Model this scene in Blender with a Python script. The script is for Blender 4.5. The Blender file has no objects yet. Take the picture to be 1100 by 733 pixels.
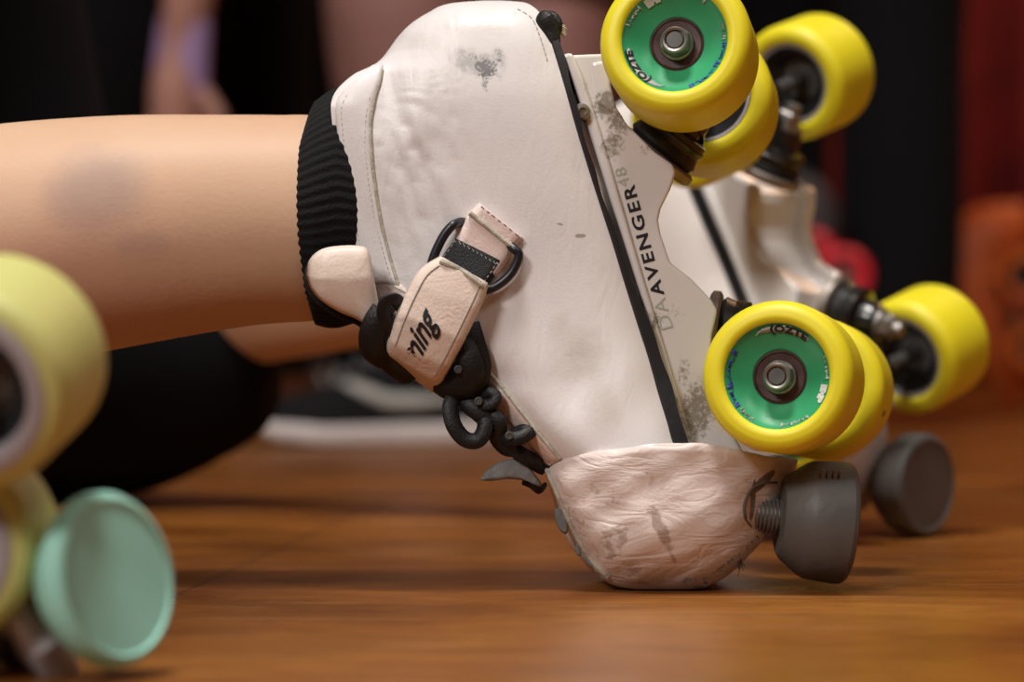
import bpy, bmesh, math, random
from mathutils import Vector, Matrix, Quaternion
from mathutils.bvhtree import BVHTree
from mathutils import noise as mnoise
random.seed(7)
scene = bpy.context.scene
COL = scene.collection
F = 100.0/36.0*1100.0
H = 0.1015
CAM = Vector((0, 0, H))
DM = 1.185
def W(px, py, d=DM):
    return Vector(((px-550)*d/F, d, H-(py-366.5)*d/F))

# ------------------------------------------------------------------ materials
def mat(name, col, rough=.5, metal=0, spec=.5, var=.0, vscale=30, bump=0, bscale=200, coat=0, sss=0, sheen=0, vcol=None, stretch=None, trans=0):
    m = bpy.data.materials.new(name); m.use_nodes = True
    nt = m.node_tree; b = nt.nodes['Principled BSDF']
    b.inputs['Base Color'].default_value = (*col, 1)
    b.inputs['Roughness'].default_value = rough
    b.inputs['Metallic'].default_value = metal
    b.inputs['Specular IOR Level'].default_value = spec
    b.inputs['Coat Weight'].default_value = coat
    b.inputs['Coat Roughness'].default_value = .12
    if sss:
        b.inputs['Subsurface Weight'].default_value = sss
        b.inputs['Subsurface Radius'].default_value = (.012, .004, .002)
        b.inputs['Subsurface Scale'].default_value = 1
    if sheen: b.inputs['Sheen Weight'].default_value = sheen
    tc = nt.nodes.new('ShaderNodeTexCoord'); mp = nt.nodes.new('ShaderNodeMapping')
    nt.links.new(tc.outputs['Object'], mp.inputs['Vector'])
    if stretch: mp.inputs['Scale'].default_value = stretch
    m['vec'] = mp.name
    if var:
        n = nt.nodes.new('ShaderNodeTexNoise'); n.inputs['Scale'].default_value = vscale; n.inputs['Detail'].default_value = 5
        nt.links.new(mp.outputs[0], n.inputs['Vector'])
        r = nt.nodes.new('ShaderNodeMapRange'); r.inputs[1].default_value = .38; r.inputs[2].default_value = .68
        nt.links.new(n.outputs['Fac'], r.inputs[0])
        mx = nt.nodes.new('ShaderNodeMix'); mx.data_type = 'RGBA'
        mx.inputs[6].default_value = (*col, 1)
        v2 = vcol or tuple(c*(1-var) for c in col)
        mx.inputs[7].default_value = (*v2, 1)
        nt.links.new(r.outputs[0], mx.inputs[0]); nt.links.new(mx.outputs[2], b.inputs['Base Color'])
    if bump:
        n = nt.nodes.new('ShaderNodeTexNoise'); n.inputs['Scale'].default_value = bscale; n.inputs['Detail'].default_value = 4
        nt.links.new(mp.outputs[0], n.inputs['Vector'])
        bp = nt.nodes.new('ShaderNodeBump'); bp.inputs['Strength'].default_value = bump; bp.inputs['Distance'].default_value = .001
        nt.links.new(n.outputs['Fac'], bp.inputs['Height']); nt.links.new(bp.outputs[0], b.inputs['Normal'])
    return m

def blotch(m, spots, col, origin, amount=1.0, nscale=60, thresh=.5, soft=.12, noise_mix=.5):
    """stains of a given colour at given places on the surface; spots = [(world centre, (rx, rz), strength, angle)]"""
    nt = m.node_tree; b = nt.nodes['Principled BSDF']
    tc = nt.nodes.new('ShaderNodeTexCoord')
    acc = None
    for c, rr, st, ang in spots:
        mp = nt.nodes.new('ShaderNodeMapping'); mp.vector_type = 'TEXTURE'
        l = c-origin
        mp.inputs['Location'].default_value = l
        mp.inputs['Rotation'].default_value = (0, ang, 0)
        mp.inputs['Scale'].default_value = (rr[0], .8, rr[1])
        nt.links.new(tc.outputs['Object'], mp.inputs['Vector'])
        ln = nt.nodes.new('ShaderNodeVectorMath'); ln.operation = 'LENGTH'
        nt.links.new(mp.outputs[0], ln.inputs[0])
        r = nt.nodes.new('ShaderNodeMapRange'); r.interpolation_type = 'SMOOTHSTEP'
        r.inputs[1].default_value = 1.15; r.inputs[2].default_value = .1; r.inputs[3].default_value = 0; r.inputs[4].default_value = st
        nt.links.new(ln.outputs['Value'], r.inputs[0])
        if acc is None: acc = r.outputs[0]
        else:
            mx = nt.nodes.new('ShaderNodeMath'); mx.operation = 'MAXIMUM'
            nt.links.new(acc, mx.inputs[0]); nt.links.new(r.outputs[0], mx.inputs[1]); acc = mx.outputs[0]
    n = nt.nodes.new('ShaderNodeTexNoise'); n.inputs['Scale'].default_value = nscale; n.inputs['Detail'].default_value = 8; n.inputs['Roughness'].default_value = .65
    nt.links.new(tc.outputs['Object'], n.inputs['Vector'])
    ad = nt.nodes.new('ShaderNodeMath'); ad.operation = 'MULTIPLY_ADD'
    nt.links.new(n.outputs['Fac'], ad.inputs[0]); ad.inputs[1].default_value = noise_mix*2; 
    sb = nt.nodes.new('ShaderNodeMath'); sb.operation = 'SUBTRACT'; sb.inputs[1].default_value = noise_mix
    nt.links.new(acc, sb.inputs[0]); nt.links.new(sb.outputs[0], ad.inputs[2])
    r = nt.nodes.new('ShaderNodeMapRange'); r.interpolation_type = 'SMOOTHSTEP'
    r.inputs[1].default_value = thresh-soft; r.inputs[2].default_value = thresh+soft; r.inputs[4].default_value = amount
    nt.links.new(ad.outputs[0], r.inputs[0])
    gate = nt.nodes.new('ShaderNodeMath'); gate.operation = 'MULTIPLY'
    g2 = nt.nodes.new('ShaderNodeMath'); g2.operation = 'MINIMUM'; g2.inputs[1].default_value = 1
    g3 = nt.nodes.new('ShaderNodeMath'); g3.operation = 'MULTIPLY'; g3.inputs[1].default_value = 6
    nt.links.new(acc, g3.inputs[0]); nt.links.new(g3.outputs[0], g2.inputs[0])
    nt.links.new(r.outputs[0], gate.inputs[0]); nt.links.new(g2.outputs[0], gate.inputs[1])
    mx = nt.nodes.new('ShaderNodeMix'); mx.data_type = 'RGBA'
    bc = b.inputs['Base Color']
    if bc.is_linked: nt.links.new(bc.links[0].from_socket, mx.inputs[6])
    else: mx.inputs[6].default_value = bc.default_value
    mx.inputs[7].default_value = (*col, 1)
    nt.links.new(gate.outputs[0], mx.inputs[0]); nt.links.new(mx.outputs[2], bc)
    return m

def leather(name, col, rough=.42, wr=.6, wscale=22, stretch=(1, 1, 1), fine=.25):
    """white leather: fine pebble grain and long soft creases"""
    m = mat(name, col, rough=rough, spec=.45, var=.06, vscale=14)
    nt = m.node_tree; b = nt.nodes['Principled BSDF']
    tc = nt.nodes.new('ShaderNodeTexCoord'); mp = nt.nodes.new('ShaderNodeMapping')
    mp.inputs['Scale'].default_value = stretch
    nt.links.new(tc.outputs['Object'], mp.inputs['Vector'])
    n = nt.nodes.new('ShaderNodeTexNoise'); n.inputs['Scale'].default_value = wscale; n.inputs['Detail'].default_value = 3; n.inputs['Distortion'].default_value = 1.0
    nt.links.new(mp.outputs[0], n.inputs['Vector'])
    rd = nt.nodes.new('ShaderNodeMath'); rd.operation = 'SUBTRACT'; rd.inputs[1].default_value = .5
    ab = nt.nodes.new('ShaderNodeMath'); ab.operation = 'ABSOLUTE'
    nt.links.new(n.outputs['Fac'], rd.inputs[0]); nt.links.new(rd.outputs[0], ab.inputs[0])
    v = nt.nodes.new('ShaderNodeTexVoronoi'); v.inputs['Scale'].default_value = 900
    nt.links.new(tc.outputs['Object'], v.inputs['Vector'])
    b1 = nt.nodes.new('ShaderNodeBump'); b1.inputs['Strength'].default_value = wr; b1.inputs['Distance'].default_value = .004
    nt.links.new(ab.outputs[0], b1.inputs['Height'])
    b2 = nt.nodes.new('ShaderNodeBump'); b2.inputs['Strength'].default_value = fine; b2.inputs['Distance'].default_value = .0004
    nt.links.new(v.outputs['Distance'], b2.inputs['Height']); nt.links.new(b1.outputs[0], b2.inputs['Normal'])
    nt.links.new(b2.outputs[0], b.inputs['Normal'])
    return m

ROOT1 = W(700, 628); ROOT1.z = 0     # base of the near skate
M = {}
M['boot'] = leather('white_leather', (.76, .73, .73), wr=.17, wscale=36, stretch=(1.7, .5, .6), fine=.10)
blotch(M['boot'], [(W(522, 82), (.011, .010), 1.0, .4), (W(508, 70), (.014, .005), .75, .3), (W(535, 72), (.006, .011), .8, 0),
                   (W(523, 100), (.0035, .008), .8, 0)], (.05, .05, .055), ROOT1, .85, 900, .86, .10, .80)
blotch(M['boot'], [(W(512, 76), (.020, .010), .9, .3), (W(536, 76), (.008, .014), .8, 0), (W(523, 92), (.004, .010), .9, .1)], (.25, .25, .26), ROOT1, .55, 260, .72, .25, .6)
blotch(M['boot'], [(W(515, 35), (.035, .012), .8, 0), (W(625, 385), (.020, .024), .95, .2), (W(640, 430), (.016, .02), .85, -.4), (W(600, 350), (.007, .012), .7, .4),
                   (W(640, 300), (.006, .015), .6, .4), (W(452, 50), (.02, .008), .7, .3)], (.46, .41, .35), ROOT1, .42, 90, .74, .42, .6)
blotch(M['boot'], [(W(621, 257), (.004, .0015), 1, 0), (W(667, 250), (.003, .0015), .9, .3), (W(600, 245), (.003, .001), .8, .3)], (.2, .17, .15), ROOT1, .7, 500, .6, .1, .4)
M['cap'] = leather('toe_leather', (.76, .655, .615), rough=.36, wr=.42, wscale=75, stretch=(.5, .5, 1.4), fine=.12)
blotch(M['cap'], [(W(703, 560), (.0045, .020), 1.1, -.42), (W(716, 590), (.0025, .009), .9, -.42), (W(655, 575), (.012, .020), .8, .4), (W(672, 602), (.014, .009), .75, .3), (W(690, 500), (.005, .020), .65, -.3),
                  (W(640, 525), (.024, .016), .62, 0), (W(618, 555), (.008, .026), .7, -.5), (W(700, 619), (.03, .003), .7, 0), (W(745, 626), (.012, .003), .9, 0)],
       (.30, .21, .16), ROOT1, .70, 260, .74, .16, .7)
blotch(M['cap'], [(W(811, 515), (.003, .012), 1.1, .9), (W(801, 533), (.0016, .013), 1.3, .1)], (.08, .05, .04), ROOT1, .8, 200, .55, .1, .3)
M['facing'] = leather('facing_leather', (.78, .64, .60), wr=.3, wscale=60, fine=.2)
M['tongue'] = leather('tongue_leather', (.80, .68, .60), wr=.12, wscale=60, fine=.15)
M['strapleather'] = leather('strap_leather', (.74, .61, .53), rough=.55, wr=.18, wscale=90, fine=.22)
M['edge'] = mat('raw_leather_edge', (.50, .46, .38), .8, var=.3, vscale=300, bump=.5, bscale=900)
M['thread'] = mat('grey_thread', (.42, .38, .34), .8)
M['hole'] = mat('needle_hole', (.10, .08, .07), .9)
M['sole'] = mat('black_sole', (.018, .018, .020), .38, var=.3, bump=.3, bscale=150)
M['lace'] = mat('black_lace', (.006, .006, .007), .5, spec=.4, bump=.35, bscale=900)
M['web'] = mat('black_webbing', (.022, .024, .030), .7, bump=.7, bscale=1500)
M['ring'] = mat('dark_ring_plastic', (.010, .011, .018), .35)
M['fray'] = mat('frayed_lace_end', (.50, .42, .30), .8)
M['suede'] = mat('grey_suede', (.20, .20, .20), .9, var=.3, vscale=200, bump=.5, bscale=600)
M['print'] = mat('black_print', (.012, .012, .014), .5)
M['plate'] = mat('glossy_white_plate', (.76, .73, .73), .22, var=.05, vscale=20, coat=.5)
blotch(M['plate'], [(W(648, 118), (.010, .013), 1.0, .2), (W(665, 135), (.014, .012), .95, .3), (W(655, 160), (.010, .014), .9, .3), (W(690, 165), (.010, .008), .7, 0),
                    (W(745, 440), (.014, .026), 1.0, .2), (W(730, 400), (.007, .014), .8, .2), (W(700, 345), (.008, .010), .8, .2), (W(628, 100), (.004, .012), .6, .2),
                    (W(632, 95), (.010, .006), .5, .2), (W(720, 335), (.012, .008), .65, .2)],
       (.17, .14, .09), ROOT1, .75, 520, .80, .20, .8)
M['plate_clean'] = mat('white_plate_metal', (.80, .77, .75), .3, var=.05, vscale=20, coat=.3)
M['yellow'] = mat('yellow_urethane', (.80, .70, .018), .45, var=.05, vscale=25, sss=.0, bump=.06, bscale=120)
blotch(M['yellow'], [(W(941, 443, 1.25), (.0020, .0026), 1.1, .5)], (.10, .035, .02), ROOT1, .8, 300, .55, .15, .3)
M['green'] = mat('green_core_plastic', (.040, .37, .155), .33, var=.12, vscale=60)
M['green'].node_tree.nodes['Principled BSDF'].inputs['Subsurface Weight'].default_value = 0
M['blueprint'] = mat('blue_print', (.05, .05, .42), .5)
M['greyprint'] = mat('worn_grey_print', (.42, .44, .40), .5)
M['whiteprint'] = mat('white_print', (.72, .74, .68), .5)
M['blackcore'] = mat('black_core_plastic', (.018, .018, .020), .4, var=.3)
M['shield'] = mat('rusty_bearing_shield', (.085, .035, .032), .5, metal=.1, var=.5, vscale=200)
M['steel'] = mat('worn_steel', (.36, .34, .32), .42, metal=.85, var=.3, vscale=150)
M['darksteel'] = mat('dark_steel', (.11, .105, .10), .5, metal=.4, var=.4, vscale=150)
M['washer'] = mat('dull_washer', (.34, .30, .27), .45, metal=.7, var=.35, vscale=100)
M['black_metal'] = mat('black_truck_metal', (.012, .012, .013), .22, coat=.3)
M['stop'] = mat('grey_stop_rubber', (.105, .100, .096), .5, var=.25, vscale=40, bump=.25, bscale=250)
M['teal'] = mat('mint_stop_rubber', (.36, .76, .65), .55, var=.06, vscale=30)
M['palewheel'] = mat('pale_yellow_urethane', (.58, .58, .20), .5, var=.05)
M['greyring'] = mat('grey_rim', (.36, .33, .36), .5)
M['nutgrey'] = mat('bright_grey_nut', (.50, .48, .52), .4, metal=.3)
M['skin'] = mat('skin', (.60, .40, .27), .5, spec=.3, var=.10, vscale=9, vcol=(.56, .34, .225), bump=.12, bscale=500, sss=.06)
M['sock'] = mat('black_sock', (.008, .008, .009), .9, spec=.2, sheen=.03, bump=.6, bscale=900)
M['legging'] = mat('black_leggings', (.005, .006, .009), .95, spec=.15, bump=.4, bscale=300)
M['pad'] = mat('black_pad_fabric', (.004, .004, .005), .95, spec=.15, bump=.5, bscale=300)

# ------------------------------------------------------------------ mesh tools
def link(name, me, m, parent=None, smooth=True, ang=None):
    ob = bpy.data.objects.new(name, me); COL.objects.link(ob)
    for mm in (m if isinstance(m, (list, tuple)) else [m]): me.materials.append(mm)
    if parent is not None:
        ob.parent = parent
    if smooth:
        for p in me.polygons: p.use_smooth = True
    if ang is not None:
        try: me.set_sharp_from_angle(angle=math.radians(ang))
        except Exception: pass
    return ob

def wloc(o):
    v = Vector((0, 0, 0))
    while o is not None:
        v += o.location; o = o.parent
    return v

def build(name, verts, faces, m, parent=None, smooth=True, ang=35, mats=None):
    """verts in world space; the parent chain carries translations only"""
    off = wloc(parent) if parent is not None else Vector((0, 0, 0))
    me = bpy.data.meshes.new(name)
    me.from_pydata([Vector(v)-off for v in verts], [], faces)
    bm = bmesh.new(); bm.from_mesh(me)
    bmesh.ops.recalc_face_normals(bm, faces=bm.faces); bm.to_mesh(me); bm.free()
    ob = link(name, me, m, parent, smooth, ang)
    if mats:
        for i, k in enumerate(mats): me.polygons[i].material_index = k
    return ob

class MB:
    def __init__(s): s.v = []; s.f = []
    def add(s, v, f):
        n = len(s.v); s.v += [Vector(a) for a in v]; s.f += [tuple(i+n for i in q) for q in f]; return s
    def build(s, name, m, parent=None, smooth=True, ang=35): return build(name, s.v, s.f, m, parent, smooth, ang)

def catmull(pts, n):
    """n samples per span; pts are tuples of equal length"""
    pts = [tuple(p) for p in pts]
    out = []
    for i in range(len(pts)-1):
        p0 = pts[max(i-1, 0)]; p1 = pts[i]; p2 = pts[i+1]; p3 = pts[min(i+2, len(pts)-1)]
        for k in range(n):
            t = k/n
            out.append(tuple(.5*((2*b)+(-a+c)*t+(2*a-5*b+4*c-d)*t*t+(-a+3*b-3*c+d)*t**3) for a, b, c, d in zip(p0, p1, p2, p3)))
    out.append(pts[-1]); return out

def interp(xs, ys, x):
    if x <= xs[0]: return ys[0]
    for i in range(len(xs)-1):
        if x <= xs[i+1]:
            t = (x-xs[i])/(xs[i+1]-xs[i]); return ys[i]*(1-t)+ys[i+1]*t
    return ys[-1]
def sinterp(tab, x):
    """smooth (catmull) interpolation of a table [(x, y)...]"""
    n = len(tab)
    if x <= tab[0][0]: return tab[0][1]
    if x >= tab[-1][0]: return tab[-1][1]
    for i in range(n-1):
        if x <= tab[i+1][0]:
            x1, y1 = tab[i]; x2, y2 = tab[i+1]
            x0, y0 = tab[max(i-1, 0)]; x3, y3 = tab[min(i+2, n-1)]
            m1 = (y2-y0)/max(x2-x0, 1e-9); m2 = (y3-y1)/max(x3-x1, 1e-9)
            h = x2-x1; t = (x-x1)/h
            return (2*t**3-3*t*t+1)*y1+(t**3-2*t*t+t)*h*m1+(-2*t**3+3*t*t)*y2+(t**3-t*t)*h*m2

def tube(pts, rad, seg=12, closed=False, flat=1.0, flatdir=None, cap=True, mod=None):
    """pts world Vectors, rad float or list; returns verts, faces"""
    pts = [Vector(p) for p in pts]; n = len(pts)
    if not isinstance(rad, (list, tuple)): rad = [rad]*n
    T = []
    for i in range(n):
        a = pts[(i-1) % n] if (closed or i > 0) else pts[i]; b = pts[(i+1) % n] if (closed or i < n-1) else pts[i]
        T.append((b-a).normalized())
    u = Vector(flatdir) if flatdir is not None else (Vector((0, 1, 0)) if abs(T[0].y) < .9 else Vector((1, 0, 0)))
    v = []; f = []
    for i in range(n):
        if flatdir is not None: u = Vector(flatdir)
        u = (u-T[i]*u.dot(T[i])).normalized(); w = T[i].cross(u)
        for k in range(seg):
            a = 2*math.pi*k/seg; r = rad[i]*(mod(i, a) if mod else 1)
            v.append(pts[i]+u*math.cos(a)*r*flat+w*math.sin(a)*r)
    m = n if closed else n-1
    for i in range(m):
        for k in range(seg):
            j = (i+1) % n; l = (k+1) % seg
            f.append((i*seg+k, i*seg+l, j*seg+l, j*seg+k))
    if cap and not closed:
        f.append(tuple(reversed(range(seg)))); f.append(tuple(range((n-1)*seg, n*seg)))
    return v, f

def basis(axis):
    a = Vector(axis).normalized(); u = Vector((0, 0, 1)); u = (u-a*u.dot(a)).normalized(); w = a.cross(u)
    return a, u, w
def lathe(c, axis, prof, seg=48, closed=False, rfun=None, up=None):
    """prof = [(s along axis, r)]; c = origin"""
    a, u, w = basis(axis); c = Vector(c); v = []; f = []
    n = len(prof)
    for s, r in prof:
        for k in range(seg):
            t = 2*math.pi*k/seg; q = r*(rfun(t, s) if rfun else 1)
            v.append(c+a*s+u*math.cos(t)*q+w*math.sin(t)*q)
    for i in range(n if closed else n-1):
        for k in range(seg):
            j = (i+1) % n; l = (k+1) % seg
            f.append((i*seg+k, i*seg+l, j*seg+l, j*seg+k))
    if not closed:
        if prof[0][1] > 1e-6: f.append(tuple(range(seg)))
        if prof[-1][1] > 1e-6: f.append(tuple(range((n-1)*seg, n*seg)))
    return v, f

def box(c, x, y, z):
    """c centre; x,y,z half-extent vectors"""
    c = Vector(c); v = [c+x*i+y*j+z*k for i in (-1, 1) for j in (-1, 1) for k in (-1, 1)]
    f = [(0, 1, 3, 2), (4, 6, 7, 5), (0, 4, 5, 1), (2, 3, 7, 6), (0, 2, 6, 4), (1, 5, 7, 3)]
    return v, f

def bevel(ob, w, seg=3, ang=30):
    md = ob.modifiers.new('bevel', 'BEVEL'); md.width = w; md.segments = seg; md.limit_method = 'ANGLE'; md.angle_limit = math.radians(ang)
    md.harden_normals = False
    return ob

def prism(poly, d0, d1, name, m, parent, bev=.0012, seg=3, sharp=40):
    """picture-plane outline (metres in the X-Z plane) extruded in Y between d0 and d1"""
    v = [Vector((p.x, d0, p.z)) for p in poly]+[Vector((p.x, d1, p.z)) for p in poly]
    n = len(poly); f = [tuple(range(n)), tuple(reversed(range(n, 2*n)))]
    f += [(i, (i+1) % n, n+(i+1) % n, n+i) for i in range(n)]
    ob = build(name, v, f, m, parent, False, None)
    if bev: bevel(ob, bev, seg)
    return ob

def empty(name, loc, label, cat, group=None):
    o = bpy.data.objects.new(name, None); COL.objects.link(o); o.location = loc; o.empty_display_size = .05
    o['label'] = label; o['category'] = cat
    if group: o['group'] = group
    return o
def tag(o, label, cat, group=None):
    o['label'] = label; o['category'] = cat
    if group: o['group'] = group
    return o

def text_mesh(s, size, ext=.0002, shear=0.0, bold=0.0, spacing=1.0):
    cu = bpy.data.curves.new('txt', 'FONT'); cu.body = s; cu.size = size; cu.extrude = ext; cu.shear = shear; cu.offset = bold; cu.space_character = spacing
    cu.align_x = 'LEFT'; cu.align_y = 'BOTTOM_BASELINE'; cu.resolution_u = 3
    o = bpy.data.objects.new('txt', cu); COL.objects.link(o)
    dg = bpy.context.evaluated_depsgraph_get(); me = bpy.data.meshes.new_from_object(o.evaluated_get(dg))
    v = [Vector(x.co) for x in me.vertices]; f = [tuple(p.vertices) for p in me.polygons]
    bpy.data.objects.remove(o); bpy.data.curves.remove(cu); bpy.data.meshes.remove(me)
    return v, f

# ------------------------------------------------------------------ near skate
skate = empty('roller_skate', ROOT1, 'scuffed white roller skate in sharp focus, toe cap on the floor, buckled strap over laces', 'roller skate', None)

# ---- boot upper: rows run across the foot from instep/collar (left) to sole (right)
LT = [(3, 505), (6, 478), (14, 461), (26, 442), (40, 428), (55, 417), (72, 404), (84, 385), (100, 368), (115, 361), (140, 362), (180, 367), (230, 376), (270, 385), (300, 391),
      (325, 398), (345, 408), (365, 432), (385, 462), (405, 487), (425, 503), (450, 528), (475, 555), (500, 581), (530, 592), (560, 600), (585, 612), (605, 628), (618, 645), (624, 665)]
RT = [(3, 545), (6, 562), (14, 574), (26, 583), (40, 589), (66, 597), (100, 607), (140, 618), (180, 630), (230, 646), (270, 659), (300, 668), (345, 682), (400, 699), (450, 713), (475, 720),
      (500, 735), (530, 750), (560, 755), (585, 748), (605, 735), (618, 715), (624, 690)]
WT = [(3, .008), (6, .014), (14, .0215), (26, .027), (40, .0305), (66, .034), (115, .038), (200, .0385), (300, .0375), (400, .040), (470, .0445), (530, .045), (580, .038), (610, .026), (624, .012)]
CT = [(60, 0), (84, .8), (120, 1), (300, 1), (340, .75), (400, 0)]
ys = []
y = 3.0
while y < 624:
    ys.append(y); y += 1.5 if y < 20 else 2.5
ys.append(624)
NH = 64
def prof(t, c):
    # half-depth fraction across the section, t 0 = instep, 1 = sole
    a = min(1.0, t/.52); left = (1-(1-a)**2.3)**(1/2.1)
    lc = .80+.20*math.sin(min(1, t/.5)*math.pi/2)
    l = left*(1-c)+lc*c
    r = 1.0 if t < .72 else 1-.14*((t-.72)/.28)**2.2
    return l*r
verts = []; faces = []
def boot_dir(y): return interp([3, 60, 200], [1, .35, .12], y)
for y in ys:
    L = sinterp(LT, y); R = sinterp(RT, y); hw = sinterp(WT, y); c = interp([a for a, b in CT], [b for a, b in CT], y)
    ring = []
    for k in range(NH+1):
        t = .5-.5*math.cos(math.pi*k/NH)
        t = t*.75+.25*(k/NH)
        x = L+(R-L)*t
        dz = 0
        p = W(x, y); ring.append((p, hw*prof(t, c)))
    for p, h in ring: verts.append(p-Vector((0, h, 0)))
    for p, h in reversed(ring): verts.append(p+Vector((0, h, 0)))
n = 2*(NH+1)
for i in range(len(ys)-1):
    for k in range(n):
        l = (k+1) % n
        faces.append((i*n+k, i*n+l, (i+1)*n+l, (i+1)*n+k))
faces.append(tuple(reversed(range(n)))); faces.append(tuple(range((len(ys)-1)*n, len(ys)*n)))
bootverts = verts; bootfaces = faces
boot = build('boot', verts, faces, M['boot'], skate, True, 50)
# creases pushed into the leather near the ankle
me = boot.data
for v in me.vertices:
    w = v.co+ROOT1; px = 550+w.x*F/DM; py = 366.5-(w.z-H)*F/DM
    if abs(w.y-DM) > .008:
        s = (-1 if w.y < DM else 1)*min(1, (abs(w.y-DM)-.008)/.016)
        g = math.exp(-((px-452)/48)**2-((py-175)/105)**2)
        al = px*.30+py*.95; ac = px*.95-py*.30
        r1 = 1-abs(mnoise.noise(Vector((ac*.062+mnoise.noise(Vector((ac*.02, al*.012, 7)))*.8, al*.006, 1.7))))*2.4
        r2 = 1-abs(mnoise.noise(Vector((ac*.150+mnoise.noise(Vector((ac*.03, al*.02, 3)))*.7, al*.010, 9.1))))*2.4
        d = -g*(.0011*max(0, r1)**1.5+.00085*max(0, r2)**1.4)
        g2 = math.exp(-((px-640)/60)**2-((py-420)/40)**2)
        d += .0010*g2*math.sin(px*.06+py*.03)
        g3 = math.exp(-((px-418)/22)**2-((py-105)/40)**2); d -= .004*g3
        v.co.y += s*d
bvh = BVHTree.FromPolygons([Vector(v.co)+ROOT1 for v in me.vertices], [tuple(p.vertices) for p in me.polygons])
def surf(px, py, off=0.0, fallback=1.16):
    d = (W(px, py, 1.0)-CAM).normalized()
    h, nrm, i, dist = bvh.ray_cast(CAM, d)
    if h is None:
        p = W(px, py, fallback); return p, Vector((0, -1, 0))
    if nrm.dot(d) > 0: nrm = -nrm
    return h+nrm*off, nrm

def strip(name, A, B, th, m, parent, nu=40, nv=8, lift=None, edge=.18, sink=.0006, depth=None):
    """a piece of leather lying on the boot between two picture polylines A and B, with thickness th and turned-down edges"""
    a = catmull(A, 12); b = catmull(B, 12)
    def at(c, t):
        s = t*(len(c)-1); i = min(int(s), len(c)-2); q = s-i
        return [c[i][k]*(1-q)+c[i+1][k]*q for k in range(len(c[i]))]
    vs = [-.0, .03, .09]+[.09+.82*(j+1)/nv for j in range(nv)]+[.97, 1.0]
    us = [0, .006, .02]+[.02+.96*(j+1)/nu for j in range(nu)]+[.994, 1]
    V = []; Fc = []
    for u in us:
        pa = at(a, u); pb = at(b, u)
        for s in vs:
            px = pa[0]*(1-s)+pb[0]*s; py = pa[1]*(1-s)+pb[1]*s
            e = min(1, min(s, 1-s)/.09, min(u, 1-u)/.02)
            h = -sink+(th+sink)*math.sqrt(max(0, 1-(1-e)**2))
            if depth is not None:
                dd = depth(u, s); p = W(px, py, dd-h)
            else: p, _ = surf(px, py, h)
            V.append(p)
    w = len(vs)
    for i in range(len(us)-1):
        for j in range(w-1):
            Fc.append((i*w+j, i*w+j+1, (i+1)*w+j+1, (i+1)*w+j))
    ob = build(name, V, Fc, m, parent, True, 60)
    md = ob.modifiers.new('thickness', 'SOLIDIFY'); md.thickness = .0008; md.offset = 0
    return ob

def cord(poly, r, off=.0, seg=8, n=8):
    return tube([surf(x, y, off)[0] for x, y in catmull(poly, n)], r, seg)
def dashes(poly, r, off, dl=2.6, gap=2.2, mb=None):
    c = catmull(poly, 14); mb = mb or MB(); acc = 0; pts = [c[0]]
    for i in range(1, len(c)):
        a, b = c[i-1], c[i]; L = math.dist(a, b); k = max(1, int(L/.8))
        for j in range(1, k+1): pts.append(tuple(a[q]+(b[q]-a[q])*j/k for q in (0, 1)))
    run = [pts[0]]; on = True; d = 0
    for i in range(1, len(pts)):
        d += math.dist(pts[i-1], pts[i])
        if on: run.append(pts[i])
        if d > (dl if on else gap):
            if on and len(run) > 1: mb.add(*tube([surf(x, y, off)[0] for x, y in run], r, 5))
            on = not on; d = 0; run = [pts[i]]
    return mb

# collar band
cA = [(402, 73), (384, 86), (367, 102), (361, 116), (363, 145), (368, 190), (377, 240), (386, 288), (391, 304)]
cB = [(411, 71), (408, 86), (402, 106), (398, 130), (399, 165), (403, 200), (410, 240), (419, 278), (428, 306)]
collar = strip('collar', cA, cB, .0014, M['boot'], skate, nu=60)
mb = dashes([(x+7, y+2) for x, y in cA[2:]], .00030, .0016)
dashes([(x-5, y) for x, y in cB[2:]], .00030, .0016, mb=mb)
mb.build('stitching', M['thread'], collar)
mb = MB().add(*cord([(410.5, 76)]+cB[1:], .00085, .0006)); mb.build('trim', M['edge'], collar)
# facing panel beside the laces and its piped seam
fA = [(391, 300), (399, 326), (408, 345), (432, 367), (463, 389), (492, 414), (520, 445), (549, 473), (583, 503)]
fB = [(430, 306), (452, 330), (474, 352), (494, 372), (512, 386), (534, 408), (556, 436), (580, 466), (602, 492)]
facing = strip('facing', [(x+5, y-1) for x, y in fA], fB, .0011, M['facing'], skate, nu=60)
mb = MB().add(*cord(fB[4:], .0009, .0006)); mb.build('piping', M['edge'], facing)
mb = dashes([(x+12, y-4) for x, y in fA], .00028, .0013, 3, 2); 
dashes([(x-5, y+3) for x, y in fB[4:]], .00026, .0013, 3, 2, mb=mb)
mb.build('stitching', M['thread'], facing)
mb = MB().add(*cord([(391, 288), (398, 296), (416, 303), (432, 312), (446, 320)], .0006, .0010)); mb.build('seam', M['thread'], facing)
# back seam by the sole at the heel
mb = dashes([(556, 10), (571, 20), (580, 40), (588, 66)], .00025, .0002, 3, 2); mb.build('stitching', M['thread'], boot)

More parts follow.
